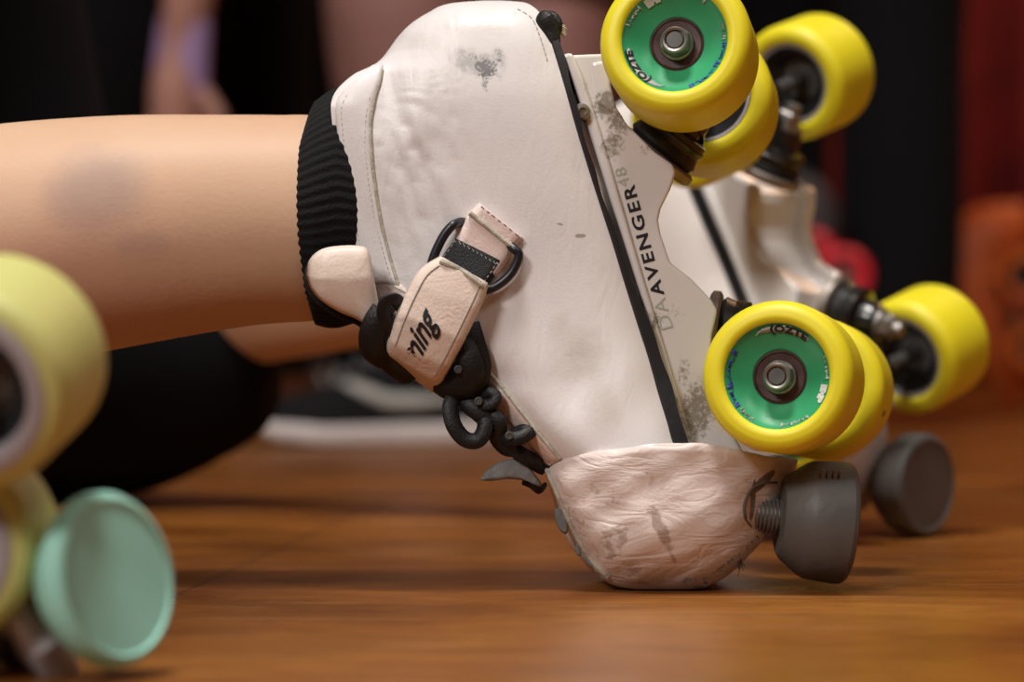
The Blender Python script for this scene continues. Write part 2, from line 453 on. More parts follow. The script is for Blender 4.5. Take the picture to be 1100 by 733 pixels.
# sole: dark layer between boot and plate, wider towards the toe
V = []; Fc = []
rows = list(range(22, 486, 6))
for y in rows:
    R = sinterp(RT, y); w = interp([22, 60, 150, 220, 300, 330, 400, 485], [8, 7, 4.0, 3.6, 5, 10, 13, 14], y)
    w += .8*math.sin(y*.11)
    hw = sinterp(WT, y)*.86+.0012
    for k, (dx, h) in enumerate(((-6, 0), (0, 0), (w, 0), (w, 1), (0, 1), (-6, 1))):
        p = W(R+dx, y); inset = .002 if dx < 0 else 0
        V.append(p+Vector((0, (-(hw-inset) if h == 0 else hw-inset), 0)))
for i in range(len(rows)-1):
    for k in range(6):
        l = (k+1) % 6; Fc.append((i*6+k, i*6+l, (i+1)*6+l, (i+1)*6+k))
Fc.append(tuple(range(6))); Fc.append(tuple(range((len(rows)-1)*6, len(rows)*6)))
sole = build('sole', V, Fc, M['sole'], skate, True, 30)
# heel pull knot with frayed end
mb = MB()
mb.add(*tube([surf(577, 18, .001)[0], surf(583, 24, .003)[0], W(589, 34, 1.160), W(593, 48, 1.158), W(597, 66, 1.160)], [.003, .0045, .0055, .004, .002], 12, flat=.6))
mb.add(*tube([W(583, 22, 1.166), W(592, 18, 1.164), W(599, 28, 1.163), W(596, 42, 1.162)], [.003, .0042, .004, .002], 12, flat=.6))
loop = mb.build('heel_loop', M['lace'], skate); md = loop.modifiers.new('smooth', 'SUBSURF'); md.levels = 2; md.render_levels = 2
mb = MB()
for k in range(14):
    a = random.uniform(-.6, .6); s = W(598, 30+random.uniform(-3, 5), 1.162)
    e = s+Vector((.004*math.cos(a), random.uniform(-.001, .001), .0035*math.sin(a)-.001))
    mb.add(*tube([s, (s+e)/2+Vector((0, 0, .0004)), e], [.0007, .0005, .0002], 5))
mb.build('frayed_end', M['fray'], loop)

# ---- toe cap: thick leather wrapped over the toe, flap running under to the toe stop
top = [(586, 503), (596, 494), (615, 486), (640, 480), (672, 476), (700, 472), (735, 472), (765, 475), (795, 482), (822, 488), (845, 491), (855, 493)]
bot = [(588, 512), (600, 540), (614, 571), (632, 600), (650, 620), (676, 626.5), (706, 628), (740, 628), (768, 619), (797, 596), (822, 568), (851, 508)]
ct = catmull(top, 8); cb = catmull(bot, 8); nS = len(ct); nT = 22
HD = [(586, .024), (596, .034), (612, .0415), (640, .0465), (690, .0505), (740, .049), (780, .042), (815, .030), (840, .018), (856, .008)]
V = []; Fc = []
def cap_pt(s, t, out=0):
    x = ct[s][0]*(1-t)+cb[s][0]*t; y = ct[s][1]*(1-t)+cb[s][1]*t
    hd = sinterp(HD, x)
    q = (1-.42*max(0, (t-.35)/.65)**3.0)
    q *= 1+.02*math.sin(t*9+x*.03)*min(1, t*5)
    return x, y, hd*q+out
for s in range(nS):
    for j in range(nT+1):
        t = 1-(1-j/nT)**1.25
        x, y, h = cap_pt(s, t)
        wob = .0007*math.sin(x*.11+y*.05)*math.sin(y*.13)
        p = W(x, y); V.append(p-Vector((0, h+wob, 0)))
    for j in range(nT, -1, -1):
        t = 1-(1-j/nT)**1.25
        x, y, h = cap_pt(s, t); p = W(x, y); V.append(p+Vector((0, h, 0)))
w = 2*(nT+1)
for s in range(nS-1):
    for k in range(w-1):
        Fc.append((s*w+k, s*w+k+1, (s+1)*w+k+1, (s+1)*w+k))
for v in V: v.z = max(v.z, .0004)
cap = build('toe_cap', V, Fc, M['cap'], skate, True, 70)
md = cap.modifiers.new('thickness', 'SOLIDIFY'); md.thickness = .0022; md.offset = -1
capbvh = BVHTree.FromPolygons(V, Fc)
def csurf(px, py, off=0.0):
    d = (W(px, py, 1.0)-CAM).normalized(); h, nrm, i, dist = capbvh.ray_cast(CAM, d)
    if h is None: return W(px, py, 1.175), Vector((0, -1, 0))
    if nrm.dot(d) > 0: nrm = -nrm
    return h+nrm*off, nrm
mb = MB().add(*tube([csurf(x+1.5, y, .0006)[0] for x, y in catmull([(587, 504), (596, 524), (608, 552), (622, 580), (637, 603), (652, 619)], 8)], .0011, 8))
mb.build('trim', M['edge'], cap)
mb = MB().add(*tube([csurf(x, y+1.2, .0003)[0] for x, y in catmull([(590, 500), (602, 491.5), (640, 480.5), (672, 476.5), (700, 472.5), (740, 472.5), (765, 475), (795, 482)], 8)], .0007, 8))
mb.build('cut_edge', M['edge'], cap)
# slit and folded ear of the flap by the toe stop stem
mb = MB().add(*tube([csurf(x, y, .0002)[0] for x, y in catmull([(834, 519), (822, 519), (809, 524), (802, 534), (799, 546), (801, 558), (807, 566)], 8)], [.0005]*20+[.0007]*20+[.0003]*9, 8))
mb.build('slit', M['hole'], cap)
# frayed threads along the lower edge of the toe cap
mb = MB()
for k in range(46):
    if k < 8: x, y = 794+random.uniform(-5, 3), 603+random.uniform(-9, 4)
    elif k < 26: x, y = random.uniform(733, 762), random.uniform(619, 626)
    else:
        x = random.uniform(765, 815); y = interp([765, 797, 822], [617, 593, 568], x)-1
    s, _ = csurf(x, y, 0)
    L = random.uniform(.001, .0026)*(2.1 if k < 8 else 1); a = random.uniform(-1.9, -.7) if k >= 8 else random.uniform(-2.0, -1.0)
    e = s+Vector((L*math.cos(a), random.uniform(-.001, 0), max(L*math.sin(a), -s.z+.0003)))
    mb.add(*tube([s, (s+e)/2+Vector((.0003, -.0002, 0)), e], [.0002, .00016, .00008], 4))
mb.build('loose_threads', M['hole'], cap)
# worn patch and lace stubs on the toe box, left of the cap edge
mb = MB()
for (x, y, rx, ry, an) in ((604, 560, 6, 15, .35), (622, 592, 3, 6, .4), (634, 604, 3, 7, .7)):
    pts = []
    V2 = []; c = W(x-1, y, DM-.026)
    for k in range(20):
        a = 2*math.pi*k/20; dx = rx*math.cos(a); dy = ry*math.sin(a)
        V2.append(W(x-1+dx*math.cos(an)+dy*math.sin(an), y-dx*math.sin(an)+dy*math.cos(an), DM-.026))
    V3 = [c+(v-c)*.8+Vector((0, -.0016, 0)) for v in V2]
    mb.add(V2+V3+[c+Vector((0, -.002, 0))], [(k, (k+1) % 20, 20+(k+1) % 20, 20+k) for k in range(20)]+[(20+k, 20+(k+1) % 20, 40) for k in range(20)])
mb.build('eyelet_patch', M['suede'], skate)

# ---- tongue
def leaf(name, outline, depth, th, m, parent, bulge=.0, bev=.001):
    """a flat flap with rounded outline, given thickness and curved in depth"""
    pts = catmull(list(outline)+[outline[0]], 6)[:-1]
    cx = sum(p[0] for p in pts)/len(pts); cy = sum(p[1] for p in pts)/len(pts); N = len(pts); R = 8
    V = []; Fc = []
    for side in (0, 1):
        for r in range(R+1):
            q = 1-r/R
            for x, y in pts:
                X = cx+(x-cx)*(q if q > 0 else 0); Y = cy+(y-cy)*q
                d = depth(X, Y) if callable(depth) else depth
                h = th*math.sqrt(max(0, 1-q**6)) + bulge*(1-q*q)
                V.append(W(X, Y, d)+Vector((0, (-h if side == 0 else th*.6*math.sqrt(max(0, 1-q**6))), 0)))
        b = side*(R+1)*N
        for r in range(R):
            for k in range(N): Fc.append((b+r*N+k, b+r*N+(k+1) % N, b+(r+1)*N+(k+1) % N, b+(r+1)*N+k))
    ob = build(name, V, Fc, m, parent, True, 60)
    bm = bmesh.new(); bm.from_mesh(ob.data); bmesh.ops.remove_doubles(bm, verts=bm.verts, dist=1e-6); bmesh.ops.recalc_face_normals(bm, faces=bm.faces); bm.to_mesh(ob.data); bm.free()
    for p in ob.data.polygons: p.use_smooth = True
    return ob
tongue = leaf('tongue', [(329, 296), (332, 280), (343, 269), (360, 264.5), (384, 264), (396, 270), (402, 300), (410, 340), (420, 365), (405, 362), (388, 346), (366, 336), (346, 324), (334, 311)],
              lambda x, y: 1.1385+max(0, (y-300))*.00012+max(0, 345-x)*.0003, .0022, M['tongue'], skate, bulge=.0015)
lin = leaf('tongue_lining', [(326, 300), (329, 284), (342, 272), (360, 268), (386, 268), (398, 300), (412, 345), (400, 366), (384, 350), (362, 342), (342, 330), (330, 316)],
           lambda x, y: 1.1430+max(0, (y-300))*.00012+max(0, 345-x)*.0003, .002, M['sock'], tongue)

ear = leaf('flap_ear', [(803, 536), (809, 527), (820, 522), (830, 524), (832, 540), (829, 556), (820, 567), (810, 568), (803, 556)], lambda x, y: 1.1515+(x-803)*.00035, .0016, M['cap'], skate, bulge=.0012)
# ---- laces
def lace(mb, pts, r, flat=.55, seg=10, n=8):
    c = catmull(pts, n); mb.add(*tube([W(x, y, d) for x, y, d in c], r, seg, flat=flat))
laces = MB()
lace(laces, [(390, 322, 1.150), (396, 338, 1.144), (404, 352, 1.140), (410, 366, 1.142)], .0034)
lace(laces, [(432, 330, 1.139), (424, 322, 1.135), (414, 325, 1.134), (412, 336, 1.135), (418, 348, 1.138), (424, 360, 1.14)], .0030)
lace(laces, [(412, 334, 1.138), (404, 346, 1.138), (399, 362, 1.140), (402, 378, 1.144), (414, 388, 1.15)], .0054)
lace(laces, [(424, 338, 1.140), (412, 352, 1.141), (408, 372, 1.146), (424, 392, 1.152), (440, 404, 1.158)], .0062)
lace(laces, [(500, 350, 1.146), (506, 370, 1.145), (512, 392, 1.146), (508, 412, 1.148), (496, 422, 1.150)], .0062)
lace(laces, [(490, 362, 1.146), (500, 378, 1.142), (506, 398, 1.142), (500, 416, 1.146), (484, 420, 1.150), (470, 412, 1.152)], .0055)
lace(laces, [(476, 394, 1.150), (484, 384, 1.146), (494, 388, 1.144), (496, 400, 1.144), (486, 408, 1.147), (476, 404, 1.150)], .0038)
lace(laces, [(470, 402, 1.152), (482, 400, 1.150), (494, 408, 1.150)], .005)
# hanging loop
lace(laces, [(490, 420, 1.152), (484, 436, 1.148), (487, 456, 1.146), (498, 471, 1.146), (511, 474, 1.146), (519, 466, 1.146), (521, 453, 1.147), (513, 444, 1.149), (503, 436, 1.152), (500, 424, 1.154)], .0034, flat=.7)
lace(laces, [(496, 424, 1.152), (506, 436, 1.148), (518, 446, 1.147), (530, 452, 1.148), (541, 456, 1.150)], .0036)
# runs through the eyelets
lace(laces, [(509, 424, 1.154), (516, 434, 1.148), (527, 434, 1.146), (532, 427, 1.146), (526, 423, 1.147), (516, 428, 1.150)], .0030, flat=.8)
lace(laces, [(516, 440, 1.152), (528, 446, 1.148), (536, 456, 1.147), (534, 470, 1.150), (544, 482, 1.152), (556, 482, 1.151)], .0036)
lace(laces, [(536, 470, 1.152), (548, 472, 1.147), (560, 470, 1.146), (569, 464, 1.148), (564, 461, 1.15), (552, 466, 1.152)], .0030, flat=.8)
lace(laces, [(546, 474, 1.154), (554, 484, 1.152), (566, 492, 1.153), (578, 500, 1.158), (585, 503, 1.16)], .0032)
lace(laces, [(562, 487, 1.156), (572, 492, 1.154), (580, 499, 1.157)], .0022)
lace(laces, [(563, 516, 1.160), (572, 520, 1.158), (580, 526, 1.160), (584, 523, 1.165)], .0022)
laces.build('laces', M['lace'], skate)
mb = MB()
lace(mb, [(520, 436, 1.158), (536, 452, 1.155), (552, 470, 1.155), (568, 484, 1.157), (580, 500, 1.160)], .0020)
mb.build('facing_edge', M['facing'], skate)
leaf('suede_tab', [(515, 516), (524, 504), (538, 496), (552, 493), (562, 495), (571, 505), (582, 520), (579, 523), (566, 517), (545, 515), (528, 517)],
     lambda x, y: 1.150+(x-515)*.0001, .0012, M['suede'], skate, bulge=.001)
# small dark steel eyelets
for x, y in ((514, 431), (547, 468), (492, 397), (420, 333)):
    MB().add(*lathe(W(x, y, 1.1435 if x > 500 else 1.1395), (0, -1, 0), [(0, .0017), (.0004, .0016), (.0005, .0011), (.0001, .0010)], 16)).build('eyelet', M['darksteel'], skate)

# ---- ankle strap
def strap_depth(u, s): return interp([0, .3, .55, .75, .88, 1], [1.1395, 1.1370, 1.1365, 1.140, 1.147, 1.162], u)-.0012*math.sin(s*math.pi)
sA = [(473, 278), (452, 292), (438, 316), (426, 344), (417, 372), (415, 382)]
sB = [(522, 306), (517, 322), (506, 346), (493, 372), (478, 400), (466, 420)]
strap = strip('strap', sA, sB, .0022, M['strapleather'], skate, nu=60, nv=12, depth=strap_depth)
strap.modifiers['thickness'].thickness = .0022
# the strap runs on round the far side of the ankle
V = []; Fc = []
for i, (xa, ya, xb, yb, d) in enumerate(((415, 381, 467, 419, 1.162), (414, 378, 470, 418, 1.175), (420, 368, 478, 405, 1.195), (432, 350, 492, 380, 1.212), (450, 320, 508, 350, 1.226), (470, 290, 524, 318, 1.228))):
    for j in range(7):
        t = j/6; V.append(W(xa+(xb-xa)*t, ya+(yb-ya)*t, d))
for i in range(5):
    for j in range(6): Fc.append((i*7+j, i*7+j+1, (i+1)*7+j+1, (i+1)*7+j))
o = build('strap_underside', V, Fc, M['strapleather'], strap, True, 60)
md = o.modifiers.new('thickness', 'SOLIDIFY'); md.thickness = .002
def spt(px, py, off):
    # point on the outer face of the strap
    best = None
    t = min(1, max(0, (py-290)/110)); return W(px, py, strap_depth(t*.9, .5)-.0022-off)
smesh = strap.data; sv = [Vector(v.co)+ROOT1 for v in smesh.vertices]; sb = BVHTree.FromPolygons(sv, [tuple(p.vertices) for p in smesh.polygons])
def ssurf(px, py, off=0.):
    d = (W(px, py, 1.0)-CAM).normalized(); h, nrm, i, dist = sb.ray_cast(CAM, d)
    if h is None: return None
    return h-d*(off+.0011)
def inset(A, B, t): return [(a[0]*(1-t)+b[0]*t, a[1]*(1-t)+b[1]*t) for a, b in zip(A, B)]
mb = MB()
for t in (.11, .89):
    c = catmull(inset(sA, sB, t)[0:6], 10)
    c = [q for q in (ssurf(x, y, .0002) for x, y in c[4:-2]) if q is not None]
    mb.add(*tube(c, .00035, 6))
mb.build('stitching', M['thread'], strap)
mb = MB()
c = [q for q in (ssurf(x, y, .0004) for x, y in catmull([(474, 281), (488, 287), (505, 297), (519, 308)], 8)) if q is not None]
mb.add(*tube(c, .0013, 8)); mb.build('cut_edge', M['edge'], strap)
# lettering on the strap, wrapped with it: reads up the strap
tv, tf = text_mesh('ming', 1.0, .004, 0, .022, .98)
P0 = Vector((446, 399)); dirv = Vector((.40, -.917)); upv = Vector((-.917, -.40)); V = []
for v in tv:
    q = P0+dirv*(v.x*30+v.y*22)+upv*(v.y*36)
    d = None
    for pull in (0, 1, 2, 4, 6, 9):
        qq = q+(Vector((456, 352))-q)*(pull*.02)
        d = ssurf(qq.x, qq.y, .0005+(.0001 if v.z > 0 else 0))
        if d is not None: break
    V.append(d if d is not None else W(q.x, q.y, 1.15))
build('lettering', V, tf, M['print'], strap, False, None)

# ring, webbing and folded anchor
anchor = strip('strap_anchor', [(515, 219), (504, 230), (497, 243), (488, 262)], [(561, 256), (551, 268), (545, 280), (533, 297)], .0042, M['facing'], skate, nu=30, nv=10)
mb = MB().add(*cord([(505, 229), (520, 241), (536, 254), (550, 265)], .0011, .0046)); mb.build('fold_edge', M['edge'], anchor)
mb = dashes([(517, 222), (532, 234), (546, 245), (559, 256)], .0003, .0044, 3, 3); mb.build('stitching', M['hole'], anchor)
webb = strip('webbing', [(490, 256), (480, 270), (470, 284)], [(540, 282), (532, 294), (523, 308)], .0050, M['web'], skate, nu=16, nv=8)
mb = dashes([(491, 258), (482, 271), (474, 282)], .0002, .0053, 3, 2); dashes([(534, 282), (527, 294), (520, 304)], .0002, .0053, 3, 2, mb=mb)
for i in range(11):
    x = 490+i*4.4; yy = 256+i*2.6; mb.add(*tube([surf(x, yy, .0052)[0], surf(x+2, yy+4, .0053)[0]], .0002, 5))
mb.build('stitching', M['greyprint'], webb)
ringpts = [(464, 292), (464, 282), (470, 266), (479, 250), (490, 240), (503, 240), (530, 254), (553, 268), (557, 276), (551, 291), (541, 302), (528, 310), (515, 312)]
mb = MB().add(*tube([W(x, y, 1.1425+.0050*max(0, min(1, (268-y)/12))*max(0, min(1, (x-486)/10))) for x, y in catmull(ringpts, 6)], .0019, 12))
mb.build('strap_ring', M['ring'], skate)

# ---- plate
def PL(pts, sub=0): return [W(x, y) for x, y in pts]
flange = prism(PL([(603, 66), (613, 64), (624, 90), (640, 140), (655, 190), (671, 245), (687, 300), (702, 348), (719, 405), (733, 450), (744, 486), (733, 488), (716, 430), (700, 375), (688, 330), (672, 278), (650, 210), (634, 158), (617, 105)]),
               DM-.0300, DM+.0300, 'plate', M['plate'], skate, .0014)
plate = flange
webpoly = [(612, 66), (648, 64.5), (655, 69), (654, 100), (659, 122), (671, 139), (700, 168), (719, 181), (722, 190), (716, 208), (706, 228), (703.5, 240), (706, 254), (716, 284), (738, 301), (760, 324), (766, 335), (760, 360), (757, 400), (764, 430), (790, 478), (800, 498), (736, 486), (722, 440), (703, 378), (687, 322), (669, 262), (648, 192), (628, 130)]
for sgn in (-1, 1):
    prism(PL(webpoly), DM+sgn*.0235-.0035, DM+sgn*.0235+.0035, 'plate_web', M['plate'] if sgn < 0 else M['plate_clean'], plate, .0013)
trough = [(612, 70), (640, 69), (644, 105), (650, 128), (680, 165), (702, 186), (700, 200), (688, 230), (688, 250), (700, 292), (722, 312), (742, 332), (744, 400), (768, 478), (748, 484), (716, 378), (682, 262), (640, 130)]
prism(PL(trough), DM-.021, DM+.021, 'plate_floor', M['plate_clean'], plate, .001)
# crossing ribs of the casting under the plate
mb = MB()
o = prism(PL([(652, 72), (654, 100), (660, 122), (668, 134), (640, 118), (634, 74)]), DM-.028, DM+.028, 'heel_block', M['plate'], plate, .0016)
# raised edge line on the web, screws
for (x, y) in ((624, 121), (718, 432)):
    b = MB().add(*lathe(W(x, y, DM-.030), (0.2, -1, .1), [(0, .0036), (.002, .0036), (.0034, .0028), (.0036, .0016), (.0026, .0014), (.0026, 0)], 20)); b.build('screw', M['steel'], plate)
# lettering on the plate, reading up the web
def plate_text(s, size, p0, dirv, mt, bold, m, sp=1.0, wscale=1.0, depth=DM-.0271):
    v, f = text_mesh(s, size, .00012, 0, bold, sp)
    d = Vector(dirv).normalized(); up = Vector((d.y, -d.x)) if False else Vector((-abs(d.y), d.x if d.x < 0 else d.x))
    up = Vector((d.y, -d.x))  # left of the reading direction in the picture
    V = []
    for q in v:
        px = p0[0]; py = p0[1]
        w = W(px, py, DM)
        V.append(Vector((w.x+d.x*q.x*wscale+up.x*q.y, depth-q.z, w.z-(d.y*q.x*wscale+up.y*q.y))))
    return build(mt, V, f, m, plate, False, None)
tdir = Vector((-.265, -.964))
plate_text('AVENGER', .0068, (709.5, 317), tdir, 'lettering', .00016, M['print'], 1.22, 1.34)
plate_text('DA', .0075, (720, 354), tdir, 'lettering', -.00004, M['greyprint'], 1.1, 1.25)
plate_text('48', .0066, (674, 203), tdir, 'lettering', -.00002, M['greyprint'], 1.1, 1.2)

# ---- trucks, wheels, toe stops
def wheel(parent, c, axis, R=.031, wd=.041, print_=True, tyre=None, core=None, back=None, roll=0., lab=None):
    """c = outer face centre, axis points from outer face to inner face"""
    tyre = tyre or M['yellow']; core = core or M['green']; back = back or M['blackcore']
    p = []
    e = .008
    p += [(.0016, .0212), (.0006, .0222), (.0000, .0238)]
    for k in range(9):
        a = math.pi/2*k/8; p.append((e*.85-e*.85*math.cos(a)*1.0 if True else 0, R-e*.72+e*.72*math.sin(a)))
    p = p[:3]+[(max(q[0], .0002), q[1]) for q in p[3:]]
    for k in range(9):
        a = math.pi/2*k/8; p.append((wd-.006+.006*math.sin(a), R-.006+.006*math.cos(a)))
    p += [(wd, .0232), (wd-.0012, .0215), (wd-.004, .0205), (.004, .0205)]
    v, f = lathe(c, axis, p, 72, closed=True)
    w = build('wheel', v, f, tyre, parent, True, 50)
    a, u, ww = basis(axis); c = Vector(c)
    # outer core: cone running in to the bearing seat
    pr = [(.0016, .0213), (.0030, .0205), (.0046, .0190), (.0066, .0165), (.0084, .0135), (.0092, .0118), (.0095, .0112), (.0100, .0108), (.0150, .0106), (.0150, .0205), (.004, .0209)]
    v, f = lathe(c, axis, pr, 64, closed=True); hub = build('hub', v, f, core, w, True, 40)
    # inner core
    pr = [(wd-.0015, .0214), (wd-.003, .0204), (wd-.006, .0180), (wd-.010, .0150), (wd-.013, .0125), (wd-.013, .0112), (.020, .0108), (.020, .0205), (wd-.004, .0209)]
    v, f = lathe(c, axis, pr, 64, closed=True); build('inner_core', v, f, back, w, True, 30)
    pr = [(wd-.0020, .0210), (wd-.0024, .0196), (wd-.0032, .0194), (wd-.0030, .0208)]
    v, f = lathe(c, axis, pr, 64, closed=True); build('core_ring', v, f, M['greyring'], w, True, 30)
    # bearings
    for s0, sg in ((.0100, 1), (wd-.014, -1)):
        pr = [(s0, .0109), (s0-.0006*sg, .0100), (s0, .0096), (s0+.0003*sg, .0070), (s0-.0003*sg, .0064), (s0-.0003*sg, .0042), (s0+.006*sg, .0042), (s0+.006*sg, .0109)]
        v, f = lathe(c, axis, pr, 48, closed=True); build('bearing', v, f, M['shield'] if sg > 0 else M['darksteel'], w, True, 25)
    # nut with washer collar, axle end
    mb = MB()
    def hexr(t, s): return math.cos(math.pi/6)/math.cos((t % (math.pi/3))-math.pi/6)
    v, f = lathe(c, axis, [(.0100, .0067), (.0086, .0067), (.0080, .0060)], 48); mb.add(v, f)
    v, f = lathe(c, axis, [(.0082, .0062), (.0050, .0062), (.0040, .0056)], 48, rfun=hexr); mb.add(v, f)
    v, f = lathe(c, axis, [(.0044, .0056), (.0022, .0054), (.0014, .0048), (.0018, .0040), (.0030, .0038)], 48); mb.add(v, f)
    mb.build('axle_nut', M['steel'], w, True, 30)
    v, f = lathe(c, axis, [(.045, .0037), (.0028, .0037), (.0020, .0032), (.0020, 0)], 32); build('axle_end', v, f, M['darksteel'], w, True, 30)
    if print_:
        # worn print round the green core, on the cone face
        sgn0 = -1 if (u.cross(-a)).dot(ww) < 0 else 1
        def ringpt(r, ang, lift=.00012):
            # ang 0 = up, clockwise seen from the outer side
            s = interp([.0110, .0135, .0165, .0190, .0205, .0213], [.0088, .0082, .0066, .0046, .0030, .0016], r)
            t = ang+sgn0*roll
            return c+a*(s-lift-.00025)+u*math.cos(t)*r-(-ww)*math.sin(t)*r
        # orientation test so that the writing reads clockwise from outside
        sgn = -1 if (u.cross(-a)).dot(ww) < 0 else 1
        def rp(r, ang, lift=.0001): return ringpt(r, sgn*ang, lift)
        def arc_text(s, size, a0, m, bold, name, r0=.0180, sp=1.0, kk=1.0):
            v, f = text_mesh(s, size, .0001, 0, bold, sp)
            V = [rp(r0+q.y, a0+q.x*kk/.0195, .0002+q.z) for q in v]
            return build(name, V, f, m, w, False, None)
        def arc_band(a0, a1, r0, r1, m, name, jag=.0004):
            N = 28; V = []; Fc = []
            rnd = random.Random(int(a0*100)+5)
            for i in range(N+1):
                t = a0+(a1-a0)*i/N; q = math.sin(math.pi*i/N)**.5
                j0 = rnd.uniform(0, jag); j1 = rnd.uniform(0, jag)
                mid = (r0+r1)/2
                V += [rp(mid-(mid-r0)*q+j0, t, .00004), rp(mid+(r1-mid)*q-j1, t, .00004)]
            for i in range(N): Fc.append((2*i, 2*i+1, 2*i+3, 2*i+2))
            o = build(name, V, Fc, m, w, True, None)
            md = o.modifiers.new('thickness', 'SOLIDIFY'); md.thickness = .00012; md.offset = 0
            return o
        arc_band(-.62, .62, .0172, .0206, M['greyprint'], 'print_band', .0006)
        arc_text('(OZTE', .0036, -.30, M['print'], .0002, 'lettering', .0177, 1.1, 1.45)
        arc_band(1.05, 1.50, .0186, .0204, M['whiteprint'], 'print_band', .0016)
        arc_text('EMP', .0034, 1.62, M['whiteprint'], .0003, 'lettering', .0178, 1.0, 1.2)
        arc_band(-1.95, -1.15, .0182, .0208, M['blueprint'], 'print_band', .0020)
        arc_band(-2.35, -2.0, .0186, .0206, M['blueprint'], 'print_band', .0016)
        arc_band(-2.75, -2.42, .0184, .0206, M['greyprint'], 'print_band', .0020)
        arc_band(2.35, 2.95, .0186, .0206, M['greyprint'], 'print_band', .0018)
    return w

def truck(parent, pair, base, kdir, sc=1.0, hang=None):
    """pair = outer faces of both wheels; base = point on the plate, kdir = kingpin direction"""
    p0, p1 = Vector(pair[0]), Vector(pair[1]); mid = (p0+p1)/2; ax = (p1-p0).normalized(); base = Vector(base); kd = Vector(kdir).normalized()
    mb = MB()
    # hanger: barrel along the axle with a yoke down to the kingpin
    mb.add(*lathe(mid, ax, [(-.017*sc, .0052*sc), (-.012*sc, .0085*sc), (0, .0105*sc), (.012*sc, .0085*sc), (.017*sc, .0052*sc)], 24))
    q = base+kd*.014*sc
    mb.add(*tube([mid, (mid*.55+q*.45), q], [.010*sc, .011*sc, .013*sc], 20))
    mb.add(*lathe(q-kd*.004*sc, kd, [(0, .0125*sc), (.001*sc, .015*sc), (.007*sc, .015*sc), (.008*sc, .0125*sc)], 32))
    t = mb.build('truck', M['black_metal'], parent, True, 40)
    mb = MB().add(*lathe(base, kd, [(0, .0165*sc), (.001*sc, .0180*sc), (.0040*sc, .0180*sc), (.0050*sc, .0165*sc)], 40)); mb.build('washer', M['washer'], t, True, 30)
    mb = MB().add(*lathe(base+kd*.005*sc, kd, [(0, .0145*sc), (.002*sc, .016*sc), (.006*sc, .0145*sc), (.009*sc, .0155*sc), (.011*sc, .014*sc)], 32)); mb.build('bushing', M['sole'], t)
    mb = MB().add(*lathe(q, kd, [(.004*sc, .010*sc), (.009*sc, .0105*sc), (.014*sc, .009*sc)], 28)); mb.build('bushing', M['black_metal'], t)
    mb = MB().add(*lathe(q, kd, [(.013*sc, .0078*sc), (.016*sc, .0078*sc)], 24))
    mb.add(*lathe(q, kd, [(.016*sc, .0066*sc), (.022*sc, .0066*sc), (.0228*sc, .0058*sc)], 24, rfun=lambda tt, s: math.cos(math.pi/6)/math.cos((tt % (math.pi/3))-math.pi/6)))
    mb.add(*lathe(q, kd, [(.022*sc, .0040*sc), (.027*sc, .0040*sc), (.0275*sc, .003*sc)], 20)); mb.build('kingpin_nut', M['steel'], t, True, 30)
    mb = MB().add(*tube([p0+ax*.02, p1-ax*.02], .0038*sc, 16)); mb.build('axle', M['darksteel'], t)
    return t

def toe_stop(parent, face, axis, m, R=.0245, ln=.029, stem=.016, sr=.0075):
    """face = centre of the flat rubber face, axis points out of it"""
    c = Vector(face); a = Vector(axis).normalized()
    pr = [(-ln, 0), (-ln, R*.62), (-ln+.0015, R*.70), (-ln+.009, R*.93), (-ln+.012, R*.985), (-.006, R*1.02), (-.0025, R*1.01), (-.0008, R*.965), (0, R*.90), (-.0008, R*.86), (-.0008, 0)]
    v, f = lathe(c, a, pr, 64); st = build('toe_stop', v, f, m, parent, True, 22)
    mb = MB()
    pr = []
    N = 6
    for k in range(N+1):
        s = -ln-stem*k/N; pr += [(s, sr), (s-stem/N*.5, sr*.84)]
    mb.add(*lathe(c, a, [(-ln+.001, 0)]+pr+[(-ln-stem-.001, 0)], 24)); mb.build('stem', M['steel'], st, True, 30)
    return st

# near skate
heel_pair = (W(724, 41, 1.124), W(764, 122, 1.256)); toe_pair = (W(833.5, 404, 1.124), W(888, 421, 1.256))
for pair, rl in ((heel_pair, -2.3), (toe_pair, .12)):
    ax = (pair[1]-pair[0]).normalized()
    wheel(skate, pair[0], ax, R=.0304, roll=rl)
    wheel(skate, pair[1], -ax, R=.0304, print_=False)
truck(skate, heel_pair, W(701, 173, DM-.005), Vector((.62, -.12, .78)))
truck(skate, toe_pair, W(759, 358, DM-.005), Vector((.96, -.12, -.12)))
ts = toe_stop(skate, W(913, 563, 1.160), Vector((.985, .06, -.10)), M['stop'], stem=.010)
mb = MB()
for k in range(4):
    c = W(884+k*6.5, 512+k*.6, 1.1435); MB().add(*box(c, Vector((.0007, 0, 0)), Vector((0, .0012, .0002)), Vector((.0001, -.0007, .0028)))).build('moulded_mark', M['stop'], ts)

